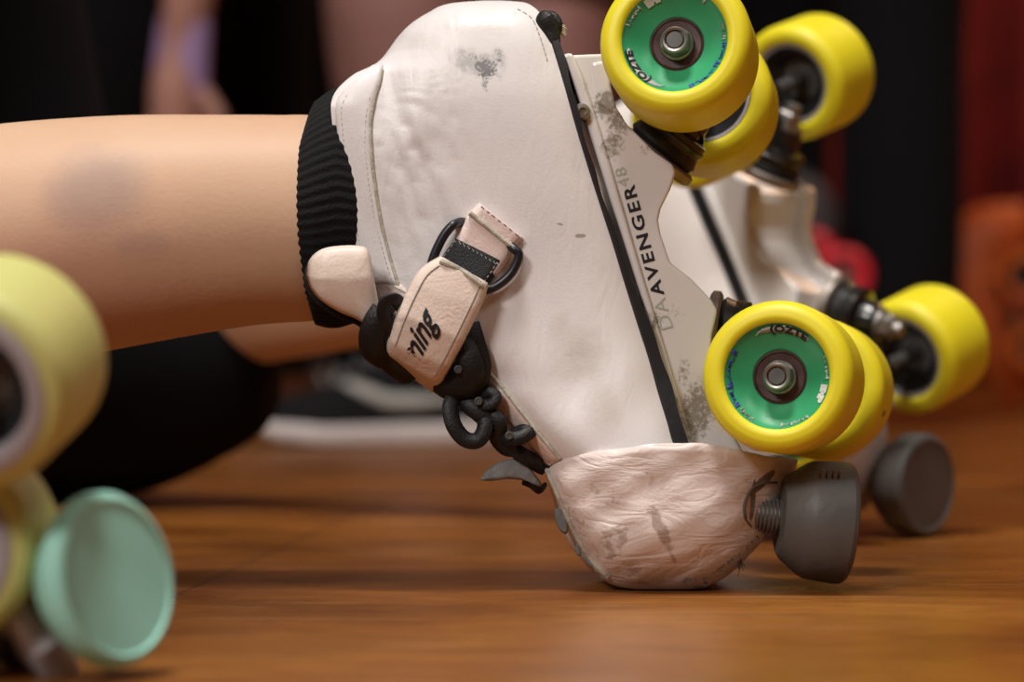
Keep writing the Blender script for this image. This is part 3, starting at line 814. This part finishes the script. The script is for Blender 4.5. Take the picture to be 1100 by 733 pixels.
# ------------------------------------------------------------------ far skate (its own plate, boot and cap are repeats of the near one's)
beta = math.radians(-10.5); yaw = math.radians(-43)
ROT = Matrix.Rotation(yaw, 3, 'Z') @ Matrix.Rotation(beta, 3, 'Y')
Tn = W(757, 355); Tf = W(886, 330, 1.478)
root2 = Tf-ROT@(Tn-ROOT1)
def copy_part(o, parent, mo=None, skip=()):
    c = o.copy(); COL.objects.link(c); c.parent = parent
    if mo:
        for i, s in enumerate(c.material_slots):
            nm = s.material.name
            if nm in mo: s.link = 'OBJECT'; s.material = mo[nm]
    for ch in o.children:
        if ch.name.split('.')[0] not in skip: copy_part(ch, c, mo, skip)
    return c
def skate_body(name, root_loc, rot, label, mo=None, group=None, skip=('wheel', 'truck', 'toe_stop', 'loose_threads'), scale=1.0):
    r = empty(name, root_loc, label, 'roller skate', group)
    r.rotation_euler = rot.to_euler(); r.scale = (scale,)*3
    for ch in list(skate.children):
        if ch.name.split('.')[0] not in skip: copy_part(ch, r, mo, skip)
    return r
bpy.context.view_layer.update()
# hardware of the far skate is authored in world space, so its parts hang from an unrotated Empty
def skate_body_baked(name, root_loc, rot, base_loc, label, mo=None, skip=('wheel', 'truck', 'toe_stop', 'loose_threads')):
    r = empty(name, base_loc, label, 'roller skate')
    mt = Matrix.Translation(root_loc-base_loc) @ rot.to_4x4()
    pv = Vector(W(640, 540))-ROOT1
    squash = Matrix.Translation(pv) @ Matrix.Diagonal((.78, .92, 1, 1)) @ Matrix.Translation(-pv)
    def rec(o, parent, top):
        if o.name.split('.')[0] in skip: return
        c = o.copy(); COL.objects.link(c); c.parent = parent
        if mo:
            for s in c.material_slots:
                if s.material.name in mo:
                    nm = mo[s.material.name]; s.link = 'OBJECT'; s.material = nm
        if top: c.matrix_local = (mt @ squash) if c.name.split('.')[0] == 'toe_cap' else mt
        for ch in o.children: rec(ch, c, False)
    for ch in list(skate.children): rec(ch, r, True)
    return r
base2 = Vector((root2.x+.03, root2.y-.02, 0))
plain = {'white_leather': leather('clean_white_leather', (.80, .745, .72), wr=.3), 'glossy_white_plate': M['plate_clean'],
         'toe_leather': leather('clean_toe_leather', (.80, .70, .66), wr=.3)}
skate2 = skate_body_baked('roller_skate', root2, ROT, base2, 'white roller skate behind, turned away, showing plate underside and round grey toe stop face', plain,
                          skip=('wheel', 'truck', 'toe_stop', 'loose_threads', 'lettering', 'flap_ear'))
def far_pair(px, py, D, ax):
    """far wheel seen from its inner side: inner face centre at the pixel, axis pointing away"""
    ax = Vector(ax).normalized(); pi = W(px, py, D)
    outer_far = pi+ax*.041
    return outer_far-ax*.150, outer_far, ax
for (a, b, axd, kb, kd) in ((847, 91, (.56, .77, .27), W(822, 192, 1.462), Vector((.35, -.25, .9))), (969, 386, (.62, .73, .27), W(893, 331, 1.455), Vector((.78, -.5, -.28)))):
    n0, n1, ax = far_pair(a, b, 1.48, axd)
    wheel(skate2, n0, ax, print_=False)
    wheel(skate2, n1, -ax, print_=False)
    truck(skate2, (n0, n1), kb, kd)
toe_stop(skate2, W(998, 521.5, 1.465), Vector((.74, -.66, -.02)), M['stop'], R=.0262, ln=.026)

# ------------------------------------------------------------------ foreground skate at the left edge
b3 = Vector((-.17, .84, 0))
stop2 = W(998, 521.5, 1.465); stop3 = W(128, 621, .850)
skate3 = skate_body_baked('roller_skate', root2+(stop3-stop2)+Vector((-.020, .012, 0)), ROT, b3, 'blurred nearest roller skate at the left edge, pale yellow wheels and mint green toe stop', plain,
                          skip=('wheel', 'truck', 'toe_stop', 'loose_threads', 'lettering', 'flap_ear'))
def fwheel(face, axis, R=.0325):
    axis = Vector(axis).normalized(); w = wheel(skate3, Vector(face)+axis*.042, -axis, R=R, wd=.042, print_=False, tyre=M['palewheel'], core=M['blackcore'])
    v, f = lathe(face, axis, [(-.0008, .0250), (-.0014, .0235), (-.0012, .0205), (.004, .0190), (.004, .0250)], 64, closed=True); build('rim', v, f, M['greyring'], w, True, 30)
    return w
A3 = Vector((.20, .93, .30)).normalized()
fwheel(W(-42, 422, .810), A3, .0308)
fwheel(W(-78, 590, .840), Vector((.08, .98, .02)).normalized(), .031)
toe_stop(skate3, W(128, 621, .850), Vector((.816, -.55, .175)), M['teal'], R=.0262, ln=.019, stem=.034)
mb = MB()
pa = W(-42, 422, .83); pb = W(20, 640, .87)
mb.add(*lathe(W(10, 650, .875), Vector((.8, -.5, .15)), [(0, .011), (.012, .012), (.016, .008)], 24))
mb.build('kingpin_nut', M['nutgrey'], skate3)
mb = MB()
mb.add(*tube([W(-42, 422, .81)+A3*.05, W(-40, 520, .87), W(-30, 640, .90), W(30, 690, .875)], [.012, .014, .014, .010], 20))
tk = mb.build('truck', M['darksteel'], skate3)
mb = MB().add(*tube([W(-42, 422, .81)+A3*.004, W(-42, 422, .81)+A3*.07], .004, 12)); mb.build('axle', M['steel'], tk)
mb = MB().add(*tube([W(20, 655, .86), W(45, 690, .86), W(70, 735, .87)], [.006, .008, .006], 12)); mb.build('bracket', M['nutgrey'], tk)

# ------------------------------------------------------------------ the skater's legs
person = empty('person', Vector((-.42, 1.45, 0)), 'kneeling person with bare bruised calf, black sock and black leggings, wearing the two white skates', 'person')
def leg_ctr(x, t, b): return W(x, (t+b)/2), (b-t)/2*DM/F
near = [leg_ctr(420, 190, 290), leg_ctr(390, 160, 320), leg_ctr(362, 132, 338), leg_ctr(335, 124, 345), leg_ctr(300, 123.5, 347), leg_ctr(250, 123, 352), leg_ctr(150, 123, 369), leg_ctr(60, 128, 386), leg_ctr(-30, 136, 404), leg_ctr(-150, 142, 418), leg_ctr(-300, 150, 422), leg_ctr(-450, 160, 415)]
anklef = ROT@(W(400, 235)-ROOT1)+root2
knf = Vector((-.285, 1.80, .088))
path = [(p.x, p.y, p.z, r) for p, r in near]
path += [(-.475, 1.21, .085, .052), (-.50, 1.25, .15, .060), (-.47, 1.30, .30, .072), (-.45, 1.36, .44, .085), (-.44, 1.48, .53, .10), (-.42, 1.60, .52, .10), (-.38, 1.70, .42, .085), (-.345, 1.77, .28, .072), (-.315, 1.80, .16, .060), (-.30, 1.80, .09, .052)]
far_leg = [(-.25, 1.775, .105, .050), (-.18, 1.728, .130, .050), (-.12, 1.690, .140, .048), (-.06, 1.650, .145, .044), (-.01, 1.612, .145, .040), (anklef.x, anklef.y, anklef.z, .037)]
path += far_leg
c = catmull(path, 6)
v, f = tube([q[:3] for q in c], [q[3] for q in c], 40, flat=.93)
SK = M['skin']
body = build('body', v, f, SK, person, True, 80)
blotch(SK, [(W(120, 213), (.034, .030), 1.1, 0), (W(160, 262), (.026, .014), .7, .3)], (.30, .22, .20), Vector((-.42, 1.45, 0)), .60, 60, .68, .45, .3)
blotch(SK, [(W(60, 290), (.12, .05), .8, 0), (W(150, 330), (.10, .03), .8, 0)], (.55, .27, .20), Vector((-.42, 1.45, 0)), .30, 35, .62, .3, .4)
# sock with ribs along the leg
sp = [(352, 112, 352), (338, 122, 338), (327, 140, 330)]
sc_ = catmull([(322, 168, 312), (328, 140, 332), (338, 121, 346), (350, 110, 354), (362, 101, 356), (380, 100, 350), (410, 110, 340)], 4)
v = []; f = []
# the cuff is tilted: its rim leans with the ankle, so rings are cut obliquely
rings = []
for k, (x0, top_, bot_) in enumerate([(322, 130, 332), (326, 122, 340), (334, 114, 346), (344, 106, 350), (356, 98, 352), (370, 94, 350), (392, 110, 340), (412, 135, 315)]):
    rings.append((x0, top_, bot_))
rings = catmull(rings, 4); seg = 560
for i, (x0, t_, b_) in enumerate(rings):
    cz = (t_+b_)/2; r = (b_-t_)/2
    for k in range(seg):
        a = 2*math.pi*k/seg
        rib = 1+.0065*math.cos(a*70)
        yy = cz-r*math.cos(a)*rib; dd = -math.sin(a)*r*interp([322, 345, 365, 400], [.95, .90, .80, .70], x0)*DM/F*rib
        lean = interp([0, 40, 100], [14, 3, 0], abs(yy-t_)) if yy < cz else interp([0, 30, 80], [22, 6, 0], abs(b_-yy))
        xx = x0+lean*(1-min(1, i/10))
        p = W(xx, yy); v.append(Vector((p.x, DM+dd, p.z)))
for i in range(len(rings)-1):
    for k in range(seg): f.append((i*seg+k, i*seg+(k+1) % seg, (i+1)*seg+(k+1) % seg, (i+1)*seg+k))
o = build('sock', v, f, M['sock'], person, True, 60); md = o.modifiers.new('thickness', 'SOLIDIFY'); md.thickness = .0016; md.offset = -1
# far sock, inside the far boot's collar
fp = [Vector(q[:3]) for q in far_leg]
d = (fp[-1]-fp[-2]).normalized()
v, f = tube([fp[-1]-d*.045, fp[-1]-d*.02, fp[-1], fp[-1]+d*.02], [.0415, .0415, .041, .040], 40); build('sock', v, f, M['sock'], person)
# leggings over both thighs (as the body path, slightly larger)
ci = [q for q in c]
n0 = 11*6+8; n1 = len(c)-6*6-3
seg_ = ci[n0:n1]
v, f = tube([q[:3] for q in seg_], [q[3]*1.10+.004 for q in seg_], 40)
build('leggings', v, f, M['legging'], person)
# knee pad: bulky cup round the bent knee, resting on the floor
mb = MB()
kp = catmull([(-.145, 1.715, .112, .020), (-.170, 1.722, .106, .058), (-.205, 1.742, .094, .071), (-.25, 1.77, .084, .0800), (-.30, 1.80, .082, .0810), (-.345, 1.82, .092, .072), (-.37, 1.83, .11, .05), (-.378, 1.835, .115, .01)], 6)
mb.add(*tube([q[:3] for q in kp], [q[3] for q in kp], 36))
pad = mb.build('knee_pad', M['pad'], person)
mb = MB().add(*lathe(Vector((-.30, 1.76, .045)), Vector((.1, -.5, -.45)), [(0, .055), (.012, .05), (.022, .036), (.028, .015), (.029, 0)], 32)); mb.build('pad_cap', M['blackcore'], pad)

# ------------------------------------------------------------------ room
def struct(name, v, f, m, smooth=False):
    o = build(name, v, f, m, None, smooth, None); o['kind'] = 'structure'; return o
# floor: varnished wood with long grain, one visible board seam
fm = bpy.data.materials.new('varnished_wood'); fm.use_nodes = True; nt = fm.node_tree; b = nt.nodes['Principled BSDF']
tc = nt.nodes.new('ShaderNodeTexCoord')
def nz(scale, st, detail=5, rough=.55, dist=0):
    mp = nt.nodes.new('ShaderNodeMapping'); mp.inputs['Scale'].default_value = st; nt.links.new(tc.outputs['Object'], mp.inputs['Vector'])
    n = nt.nodes.new('ShaderNodeTexNoise'); n.inputs['Scale'].default_value = scale; n.inputs['Detail'].default_value = detail; n.inputs['Roughness'].default_value = rough; n.inputs['Distortion'].default_value = dist
    nt.links.new(mp.outputs[0], n.inputs['Vector']); return n.outputs['Fac']
def ramp(fac, stops):
    r = nt.nodes.new('ShaderNodeValToRGB'); nt.links.new(fac, r.inputs[0])
    while len(r.color_ramp.elements) < len(stops): r.color_ramp.elements.new(.5)
    for e, (p, c_) in zip(r.color_ramp.elements, stops): e.position = p; e.color = (*c_, 1)
    return r.outputs[0]
def mixc(fac, a, b_, mode='MIX'):
    m_ = nt.nodes.new('ShaderNodeMix'); m_.data_type = 'RGBA'; m_.blend_type = mode
    for s, i in ((fac, 0), (a, 6), (b_, 7)):
        if isinstance(s, (int, float)): m_.inputs[i].default_value = s
        elif isinstance(s, tuple): m_.inputs[i].default_value = (*s, 1)
        else: nt.links.new(s, m_.inputs[i])
    return m_.outputs[2]
big = ramp(nz(3.2, (1.2, 2.4, 1), 5, .6, .6), [(.32, (.14, .043, .007)), (.5, (.25, .088, .014)), (.68, (.37, .150, .028))])
grain = ramp(nz(26, (1.0, 3.2, 1), 8, .65, 1.2), [(.35, (.62, .55, .46)), (.62, (1.05, 1.02, 1))])
fine = ramp(nz(150, (.5, 2.2, 1), 8, .7, .8), [(.36, (.70, .62, .55)), (.55, (1, 1, 1))])
colr = mixc(.65, big, grain, 'MULTIPLY')
colr = mixc(.55, colr, fine, 'MULTIPLY')
dust = ramp(nz(300, (1, 1, 1), 2, .5), [(.73, (0, 0, 0)), (.78, (1, 1, 1))])
colr = mixc(mixc(.22, (0, 0, 0), dust), colr, (.62, .45, .3))
scr = ramp(nz(70, (.10, 2.6, 1), 2, .5, .3), [(.66, (0, 0, 0)), (.70, (1, 1, 1))])
colr = mixc(mixc(.22, (0, 0, 0), scr), colr, (.75, .5, .3))
# seam
sx = nt.nodes.new('ShaderNodeSeparateXYZ'); nt.links.new(tc.outputs['Object'], sx.inputs[0])
def mth(op, a, b_=None, c_=None):
    m_ = nt.nodes.new('ShaderNodeMath'); m_.operation = op
    for i, s in enumerate((a, b_, c_)):
        if s is None: continue
        if isinstance(s, (int, float)): m_.inputs[i].default_value = s
        else: nt.links.new(s, m_.inputs[i])
    return m_.outputs[0]
q = mth('SUBTRACT', sx.outputs[0], mth('MULTIPLY_ADD', sx.outputs[1], .078, -.2225))
q = mth('PINGPONG', mth('ADD', q, 14.4), .6)   # seams 1.2 m apart
wob = mth('MULTIPLY', mth('SUBTRACT', nz(60, (1, 1, 1)), .5), .0012)
seam = mth('LESS_THAN', mth('ABSOLUTE', mth('ADD', q, wob)), .00085)
colr = mixc(mth('MULTIPLY', seam, .85), colr, (.05, .018, .006))
nt.links.new(colr, b.inputs['Base Color'])
rr = nt.nodes.new('ShaderNodeMapRange'); nt.links.new(nz(7, (1, 1.5, 1), 5), rr.inputs[0]); rr.inputs[1].default_value = .3; rr.inputs[2].default_value = .7; rr.inputs[3].default_value = .24; rr.inputs[4].default_value = .40
nt.links.new(rr.outputs[0], b.inputs['Roughness'])
b.inputs['Specular IOR Level'].default_value = .32
bp = nt.nodes.new('ShaderNodeBump'); bp.inputs['Strength'].default_value = .25; bp.inputs['Distance'].default_value = .0012
nt.links.new(nz(38, (.5, 1.6, 1), 4), bp.inputs['Height']); nt.links.new(bp.outputs[0], b.inputs['Normal'])
X0, X1, Y0, Y1, ZC = -4.5, 4.5, -4, 8.5, 3.2
struct('floor', [(X0, Y0, 0), (X1, Y0, 0), (X1, Y1, 0), (X0, Y1, 0)], [(0, 1, 2, 3)], fm)
wl = mat('dark_wall_paint', (.06, .035, .035), .8, var=.2, vscale=3)
red = mat('dark_red_curtain', (.22, .012, .012), .85, var=.4, vscale=6)
cm = mat('ceiling_paint', (.5, .47, .44), .9, var=.05)
def slab(name, a, b_, m):
    a = Vector(a); b_ = Vector(b_); c_ = (a+b_)/2; h = (b_-a)/2
    v, f = box(c_, Vector((h.x, 0, 0)), Vector((0, h.y, 0)), Vector((0, 0, h.z))); return struct(name, v, f, m)
slab('wall_back', (X0, Y1, 0), (X1, Y1+.1, ZC), wl)
slab('wall_left', (X0-.1, Y0, 0), (X0, Y1, ZC), mat('left_wall_paint', (.16, .14, .13), .8, var=.1))
slab('wall_right', (X1, Y0, 0), (X1+.1, Y1, ZC), mat('right_wall_paint', (.30, .10, .07), .8, var=.1))
slab('ceiling', (X0, Y0, ZC), (X1, Y1, ZC+.1), cm)
# pleated red curtain in front of the back wall, right half
V = []; Fc = []; N = 220
for i in range(N+1):
    x = .35+(3.9)*i/N; yy = 7.6+.05*math.sin(i*.62)+.02*math.sin(i*.21)
    for z in (.02, 1.2, 2.6): V.append((x, yy, z))
for i in range(N):
    for k in range(2): Fc.append((i*3+k, i*3+k+1, (i+1)*3+k+1, (i+1)*3+k))
o = build('curtain', V, Fc, red, None, True, None); md = o.modifiers.new('thickness', 'SOLIDIFY'); md.thickness = .01
tag(o, 'dark red pleated curtain hanging across the far right of the hall', 'curtain')

# ------------------------------------------------------------------ people and things far behind
def legs(name, loc, label, hipx, kneeL, kneeR, footL, footR, D, skin, rad, pants=None, prad=1.2, shoe=None):
    pass
def px3(px, D, z): return Vector(((px-550)*D/F, D, z))
def lower_body(loc, label, pts, m, cloth=None, group=None):
    e = empty('person', loc, label, 'person', group)
    c = catmull(pts, 7); v, f = tube([q[:3] for q in c], [q[3] for q in c], 28)
    build('body', v, f, m, e, True, 80)
    if cloth:
        for (nm, a, b_, k, mm) in cloth:
            s = c[int(a*len(c)):max(int(a*len(c))+2, int(b_*len(c)))]
            v, f = tube([q[:3] for q in s], [q[3]*k+.004 for q in s], 28); build(nm, v, f, mm, e, True, 80)
    return e
skin2 = mat('far_skin', (.36, .17, .13), .6, var=.1, vscale=8)
skin3 = mat('pale_far_skin', (.62, .36, .33), .6, var=.1, vscale=8)
denim = mat('charcoal_shorts', (.03, .03, .035), .8)
# bare-legged person standing behind the skate
D = 2.9
def X(px, d=D): return (px-550)*d/F
pts = [(X(455), D+.02, .05, .036), (X(458), D+.02, .12, .038), (X(450), D+.02, .22, .050), (X(436), D, .34, .070), (X(430), D-.02, .46, .078), (X(430), D, .60, .085), (X(440), D+.05, .82, .11),
       (X(520), D+.08, .95, .15), (X(600), D+.15, .82, .11), (X(600), D+.12, .60, .085), (X(592), D+.10, .46, .078), (X(590), D+.12, .34, .070), (X(585), D+.15, .20, .050), (X(580), D+.15, .12, .038), (X(580), D+.15, .05, .036)]
pC = lower_body(Vector((X(520), D, 0)), 'bare-legged person standing behind the front skate, legs cut by the top edge', pts, skin3, [('shorts', .30, .72, 1.1, denim)])
pC.children[0].data.materials[0] = mat('warm_far_skin', (.33, .165, .145), .6, var=.35, vscale=5)

# sneaker
def sneaker(name, heel, toe_dir, label, L=.285, m_up=None, group=None):
    """low black trainer with a thick pale sole; heel = floor point under the heel"""
    e = empty(name, heel, label, 'shoe', group)
    u = Vector(toe_dir).normalized(); s = Vector((-u.y, u.x, 0)); up = Vector((0, 0, 1))
    def at(a, b_, z): return heel+u*a+s*b_+up*z
    N = 28; V = []; Fc = []; P = 20
    def wid(t): return .5*interp([0, .03, .12, .3, .5, .72, .88, .97, 1], [.02, .048, .064, .064, .074, .094, .080, .044, .01], t)
    def bz(t): return interp([0, .06, .15, .7, .85, 1], [.012, .003, 0, 0, .006, .030], t)
    def tz(t): return interp([0, .06, .3, .7, .9, 1], [.036, .032, .026, .024, .026, .044], t)
    for i in range(N+1):
        t = .5-.5*math.cos(math.pi*i/N)
        for k in range(P):
            a = 2*math.pi*k/P; cs = math.cos(a); sn = math.sin(a)
            q = wid(t)*(abs(cs)**.35)*(1 if cs > 0 else -1); zz = (bz(t)+tz(t))/2+(tz(t)-bz(t))/2*(abs(sn)**.5)*(1 if sn > 0 else -1)
            V.append(at(t*L, q, zz))
    for i in range(N):
        for k in range(P): Fc.append((i*P+k, i*P+(k+1) % P, (i+1)*P+(k+1) % P, (i+1)*P+k))
    Fc.append(tuple(range(P))); Fc.append(tuple(range(N*P, (N+1)*P)))
    build('sole', V, Fc, mat('pale_sole_rubber', (.60, .55, .54), .6, var=.1), e, True, 60)
    V = []; Fc = []
    def hz(t): return interp([0, .04, .12, .28, .36, .5, .65, .8, .93, 1], [.030, .075, .088, .086, .096, .082, .062, .050, .044, .030], t)
    for i in range(N+1):
        t = .5-.5*math.cos(math.pi*i/N)
        for k in range(P):
            a = math.pi*k/(P-1); cs = math.cos(a); sn = math.sin(a)
            q = wid(t)*.95*(abs(cs)**.6)*(1 if cs > 0 else -1)*(1-.35*sn*interp([0, .4, 1], [.6, .5, .1], t))
            V.append(at(.004+t*(L-.012), q, tz(t)-.004+(hz(t)-tz(t)+.004)*sn**.8))
    for i in range(N):
        for k in range(P-1): Fc.append((i*P+k, i*P+k+1, (i+1)*P+k+1, (i+1)*P+k))
        Fc.append((i*P+P-1, i*P, (i+1)*P, (i+1)*P+P-1))
    Fc.append(tuple(range(P))); Fc.append(tuple(range(N*P, (N+1)*P)))
    build('upper', V, Fc, m_up or mat('black_shoe_mesh', (.008, .008, .009), .85, spec=.12, bump=.4, bscale=300), e, True, 70)
    # pale curved stripe on the side, lying on the upper
    for sg in (1, -1):
        V = []; Fc = []; n_ = 24
        for i in range(n_+1):
            q = i/n_; t = .24+.42*q; zc = interp([0, .25, .55, 1], [.046, .043, .044, .066], q); hh = interp([0, .3, .7, 1], [.003, .007, .007, .002], q)
            for z in (zc-hh, zc, zc+hh):
                sn = min(1, max(0, (z-tz(t)+.004)/(hz(t)-tz(t)+.004)))**1.25; cs = math.sqrt(max(0, 1-sn*sn))
                V.append(at(.004+t*(L-.012), sg*(wid(t)*.95*cs**.6*(1-.35*sn*interp([0, .4, 1], [.6, .5, .1], t))+.0012), z))
        for i in range(n_):
            for k in range(2): Fc.append((i*3+k, i*3+k+1, (i+1)*3+k+1, (i+1)*3+k))
        o = build('stripe', V, Fc, mat('pale_stripe', (.34, .33, .31), .5), e, True, None); md = o.modifiers.new('thickness', 'SOLIDIFY'); md.thickness = .0016; md.offset = 0
    # collar, laces
    mb = MB(); mb.add(*tube([at(.03+.045*(1-math.cos(a)), .026*math.sin(a), .086+.008*(1-math.cos(a))/2) for a in [2*math.pi*k/24 for k in range(24)]], .006, 8, closed=True)); mb.build('collar', M['sock'], e)
    mb = MB()
    for k in range(5):
        a_ = .125+k*.017; z = interp([0, 1], [.090, .066], k/4)
        mb.add(*tube([at(a_, -.016, z-.006), at(a_+.003, 0, z+.002), at(a_, .016, z-.006)], .0028, 8))
    mb.build('laces', mat('grey_shoe_lace', (.15, .15, .15), .7), e)
    return e
D = 2.75
sneaker('sneaker', Vector((X(560, D), D+.03, 0)), Vector((-1, -.12, 0)), 'black sneaker with pale sole and pale curved stripe, on the floor behind the laces')

# person in black standing at the upper left, with lavender wrist band
D = 4.2
blk = mat('black_trousers', (.004, .004, .005), .95, spec=.15, bump=.3, bscale=150)
pts = [(X(300, D), D, .05, .05), (X(298, D), D, .20, .062), (X(290, D), D, .36, .072), (X(282, D), D, .50, .082), (X(285, D), D, .75, .10), (X(330, D), D+.06, .95, .14), (X(385, D), D+.2, .75, .10), (X(385, D), D+.26, .5, .08), (X(380, D), D+.3, .3, .065), (X(378, D), D+.32, .05, .05)]
e = empty('person', Vector((X(300, D), D, 0)), 'person in black trousers standing at upper left behind the bare calf', 'person')
c = catmull(pts, 7); v, f = tube([q[:3] for q in c], [q[3]*.86 for q in c], 28); build('body', v, f, skin2, e)
v, f = tube([q[:3] for q in c], [q[3] for q in c], 28); build('trousers', v, f, blk, e)
# second person: one hand hanging low
D = 3.2
e = empty('person', Vector((X(175, D), D+.1, 0)), 'crouching person at left in dark clothes, bare forearm with lavender wrist band hanging down', 'person')
pts = [(X(60, D), D+.45, .06, .06), (X(65, D), D+.40, .25, .07), (X(80, D), D+.3, .50, .09), (X(100, D), D+.3, .78, .15), (X(120, D), D+.28, 1.0, .16), (X(150, D), D+.22, 1.08, .09), (X(190, D), D+.12, 1.0, .055), (X(210, D), D+.06, .80, .045), (X(206, D), D+.02, .62, .040), (X(203, D), D, .50, .033), (X(196, D), D, .43, .027), (X(192, D), D, .385, .036), (X(191, D), D, .345, .034)]
c = catmull(pts, 7); mb = MB()
mb.add(*tube([q[:3] for q in c], [q[3] for q in c], 24, flat=.8))
palm = Vector((X(191, D), D, .345))
for k, (dx, L) in enumerate(((-.026, .062), (-.009, .074), (.009, .070), (.025, .056))):
    s = palm+Vector((dx, 0, .006)); mb.add(*tube([s, s+Vector((dx*.1, -.004, -L*.5)), s+Vector((dx*.1, .006, -L))], [.0095, .0088, .007], 10))
s = palm+Vector((.028, -.008, .035)); mb.add(*tube([s, s+Vector((.018, -.012, -.025)), s+Vector((.02, -.016, -.052))], [.011, .010, .0078], 10))
build('body', mb.v, mb.f, skin2, e)
s = c[int(.0*len(c)):int(.60*len(c))]
v, f = tube([q[:3] for q in s], [q[3]*1.12+.004 for q in s], 24); build('clothing', v, f, blk, e)
s = [(X(199, D), D, .46), (X(195, D), D, .42), (X(192, D), D, .375)]
v, f = tube([Vector(q)+Vector((0, 0, .004)) for q in s], [.029, .031, .033], 24, flat=.8); build('wrist_band', v, f, mat('lavender_band', (.30, .19, .36), .7), e)

# right: black-trousered person kneeling upright, red-wheeled skate beside
D = 3.3
e = empty('person', Vector((X(965, D), D, 0)), 'person in wide black trousers standing at right between red wheels and orange skate', 'person')
pts = [(X(968, D), D, .04, .055), (X(968, D), D, .15, .068), (X(968, D), D, .30, .073), (X(966, D), D, .45, .076), (X(962, D), D, .70, .09), (X(930, D), D+.15, .92, .14), (X(880, D), D+.34, .70, .09), (X(872, D), D+.36, .45, .066), (X(872, D), D+.36, .25, .058), (X(872, D), D+.36, .04, .05)]
c = catmull(pts, 7); v, f = tube([q[:3] for q in c], [q[3]*.86 for q in c], 28); build('body', v, f, skin2, e)
v, f = tube([q[:3] for q in c], [q[3] for q in c], 28); build('trousers', v, f, blk, e)

def simple_skate(label, base, D, wheels, tyre, core, boot_pts, boot_m, stop=None, R=.031):
    """a distant toe-down skate: boot, sole plate, trucks and wheels"""
    e = empty('roller_skate', base, label, 'roller skate')
    c = catmull(boot_pts, 6); v, f = tube([q[:3] for q in c], [q[3] for q in c], 24, flat=.8); build('boot', v, f, boot_m, e)
    for (px, py, dd, ax) in wheels:
        ax = Vector(ax).normalized(); p = W(px, py, dd)
        w = wheel(e, p, ax, R=R, print_=False, tyre=tyre, core=core)
    ps = [W(px, py, dd)+Vector(ax).normalized()*.05 for px, py, dd, ax in wheels]
    mb = MB()
    for q in ps[::1]: mb.add(*tube([q-Vector((0, .02, 0)), q+Vector((0, .03, 0))], .012, 12))
    bc = [Vector(q[:3]) for q in boot_pts]
    mid = sum(ps, Vector())/len(ps)
    mb.add(*tube([ps[0], mid*.6+bc[len(bc)//2]*.4, ps[-1]], [.012, .016, .012], 12)); mb.build('plate', M['darksteel'], e)
    return e
redw = mat('red_urethane', (.62, .015, .03), .4); redcore = mat('dull_red_core', (.42, .02, .03), .5)
D = 3.05
simple_skate('red-wheeled dark roller skate kneeling toe down at right, behind the far white skate', Vector((X(850, D), D+.05, 0)), D,
             [(866, 275, D+.06, (.25, 1, 0)), (905, 297, D, (.15, 1, .05)), (840, 400, D+.03, (.2, 1, 0))], redw, redcore,
             [(X(800, D), D+.1, .24, .02), (X(830, D), D+.1, .245, .05), (X(862, D), D+.1, .235, .052), (X(850, D), D+.1, .17, .045), (X(840, D), D+.1, .09, .042), (X(838, D), D+.1, .04, .03), (X(838, D), D+.1, .012, .010)],
             mat('grey_black_boot', (.045, .045, .05), .45, var=.4, vscale=20))
orw = mat('orange_urethane', (.88, .20, .03), .45)
D = 3.9
simple_skate('orange-wheeled orange roller skate at the right edge, in front of the red curtain', Vector((X(1085, D), D+.05, 0)), D,
             [(1102, 296, D-.02, (.1, 1, 0)), (1062, 318, D+.06, (.3, 1, .1)), (1112, 372, D, (.1, 1, 0))], orw, M['blackcore'],
             [(X(1120, D), D+.1, .28, .02), (X(1090, D), D+.1, .255, .045), (X(1065, D), D+.1, .23, .048), (X(1070, D), D+.1, .16, .050), (X(1090, D), D+.1, .09, .045), (X(1100, D), D+.1, .035, .022), (X(1101, D), D+.1, .012, .008)],
             mat('orange_boot', (.80, .16, .03), .5, var=.3, vscale=10), R=.036)

# ------------------------------------------------------------------ light
def area(name, loc, target, size, power, col, sy=None):
    l = bpy.data.lights.new(name, 'AREA'); l.energy = power; l.color = col; l.size = size
    if sy: l.shape = 'RECTANGLE'; l.size_y = sy
    o = bpy.data.objects.new(name, l); COL.objects.link(o); o.location = loc
    o.rotation_euler = (Vector(target)-Vector(loc)).to_track_quat('-Z', 'Y').to_euler(); return o
area('ceiling_and_fill_lamp', (-2.0, -2.0, 2.6), (0, 1.2, .1), .8, 92, (1, .95, .90))
area('ceiling_and_fill_lamp', (-.2, .55, 2.95), (0, 1.2, 0), .6, 80, (1, .955, .90))
area('ceiling_and_fill_lamp', (1.5, -1.0, 2.9), (0, 1.2, .1), .8, 18, (1, .93, .88))  # weak front fill light, added; no fixture of the hall
area('ceiling_and_fill_lamp', (2.2, 4.6, 3.0), (2.0, 5.4, 0), .8, 48, (1, .55, .30))  # added orange light to brighten the back right around the orange skate
wd_ = bpy.data.worlds.new('world'); scene.world = wd_; wd_.use_nodes = True
wd_.node_tree.nodes['Background'].inputs[0].default_value = (1, .85, .75, 1); wd_.node_tree.nodes['Background'].inputs[1].default_value = .035

# ------------------------------------------------------------------ camera
cd = bpy.data.cameras.new('camera'); cam = bpy.data.objects.new('camera', cd); COL.objects.link(cam)
cam.location = CAM; cam.rotation_euler = (math.pi/2, 0, 0); cd.lens = 100; cd.sensor_width = 36; cd.clip_start = .02
cd.dof.use_dof = True; cd.dof.focus_distance = 1.145; cd.dof.aperture_fstop = 6.5
scene.camera = cam
vs = scene.view_settings; vs.view_transform = 'Standard'; vs.look = 'None'; vs.exposure = 0; vs.gamma = 1
try: vs.use_curve_mapping = False
except Exception: pass
scene.cycles.use_denoising = True
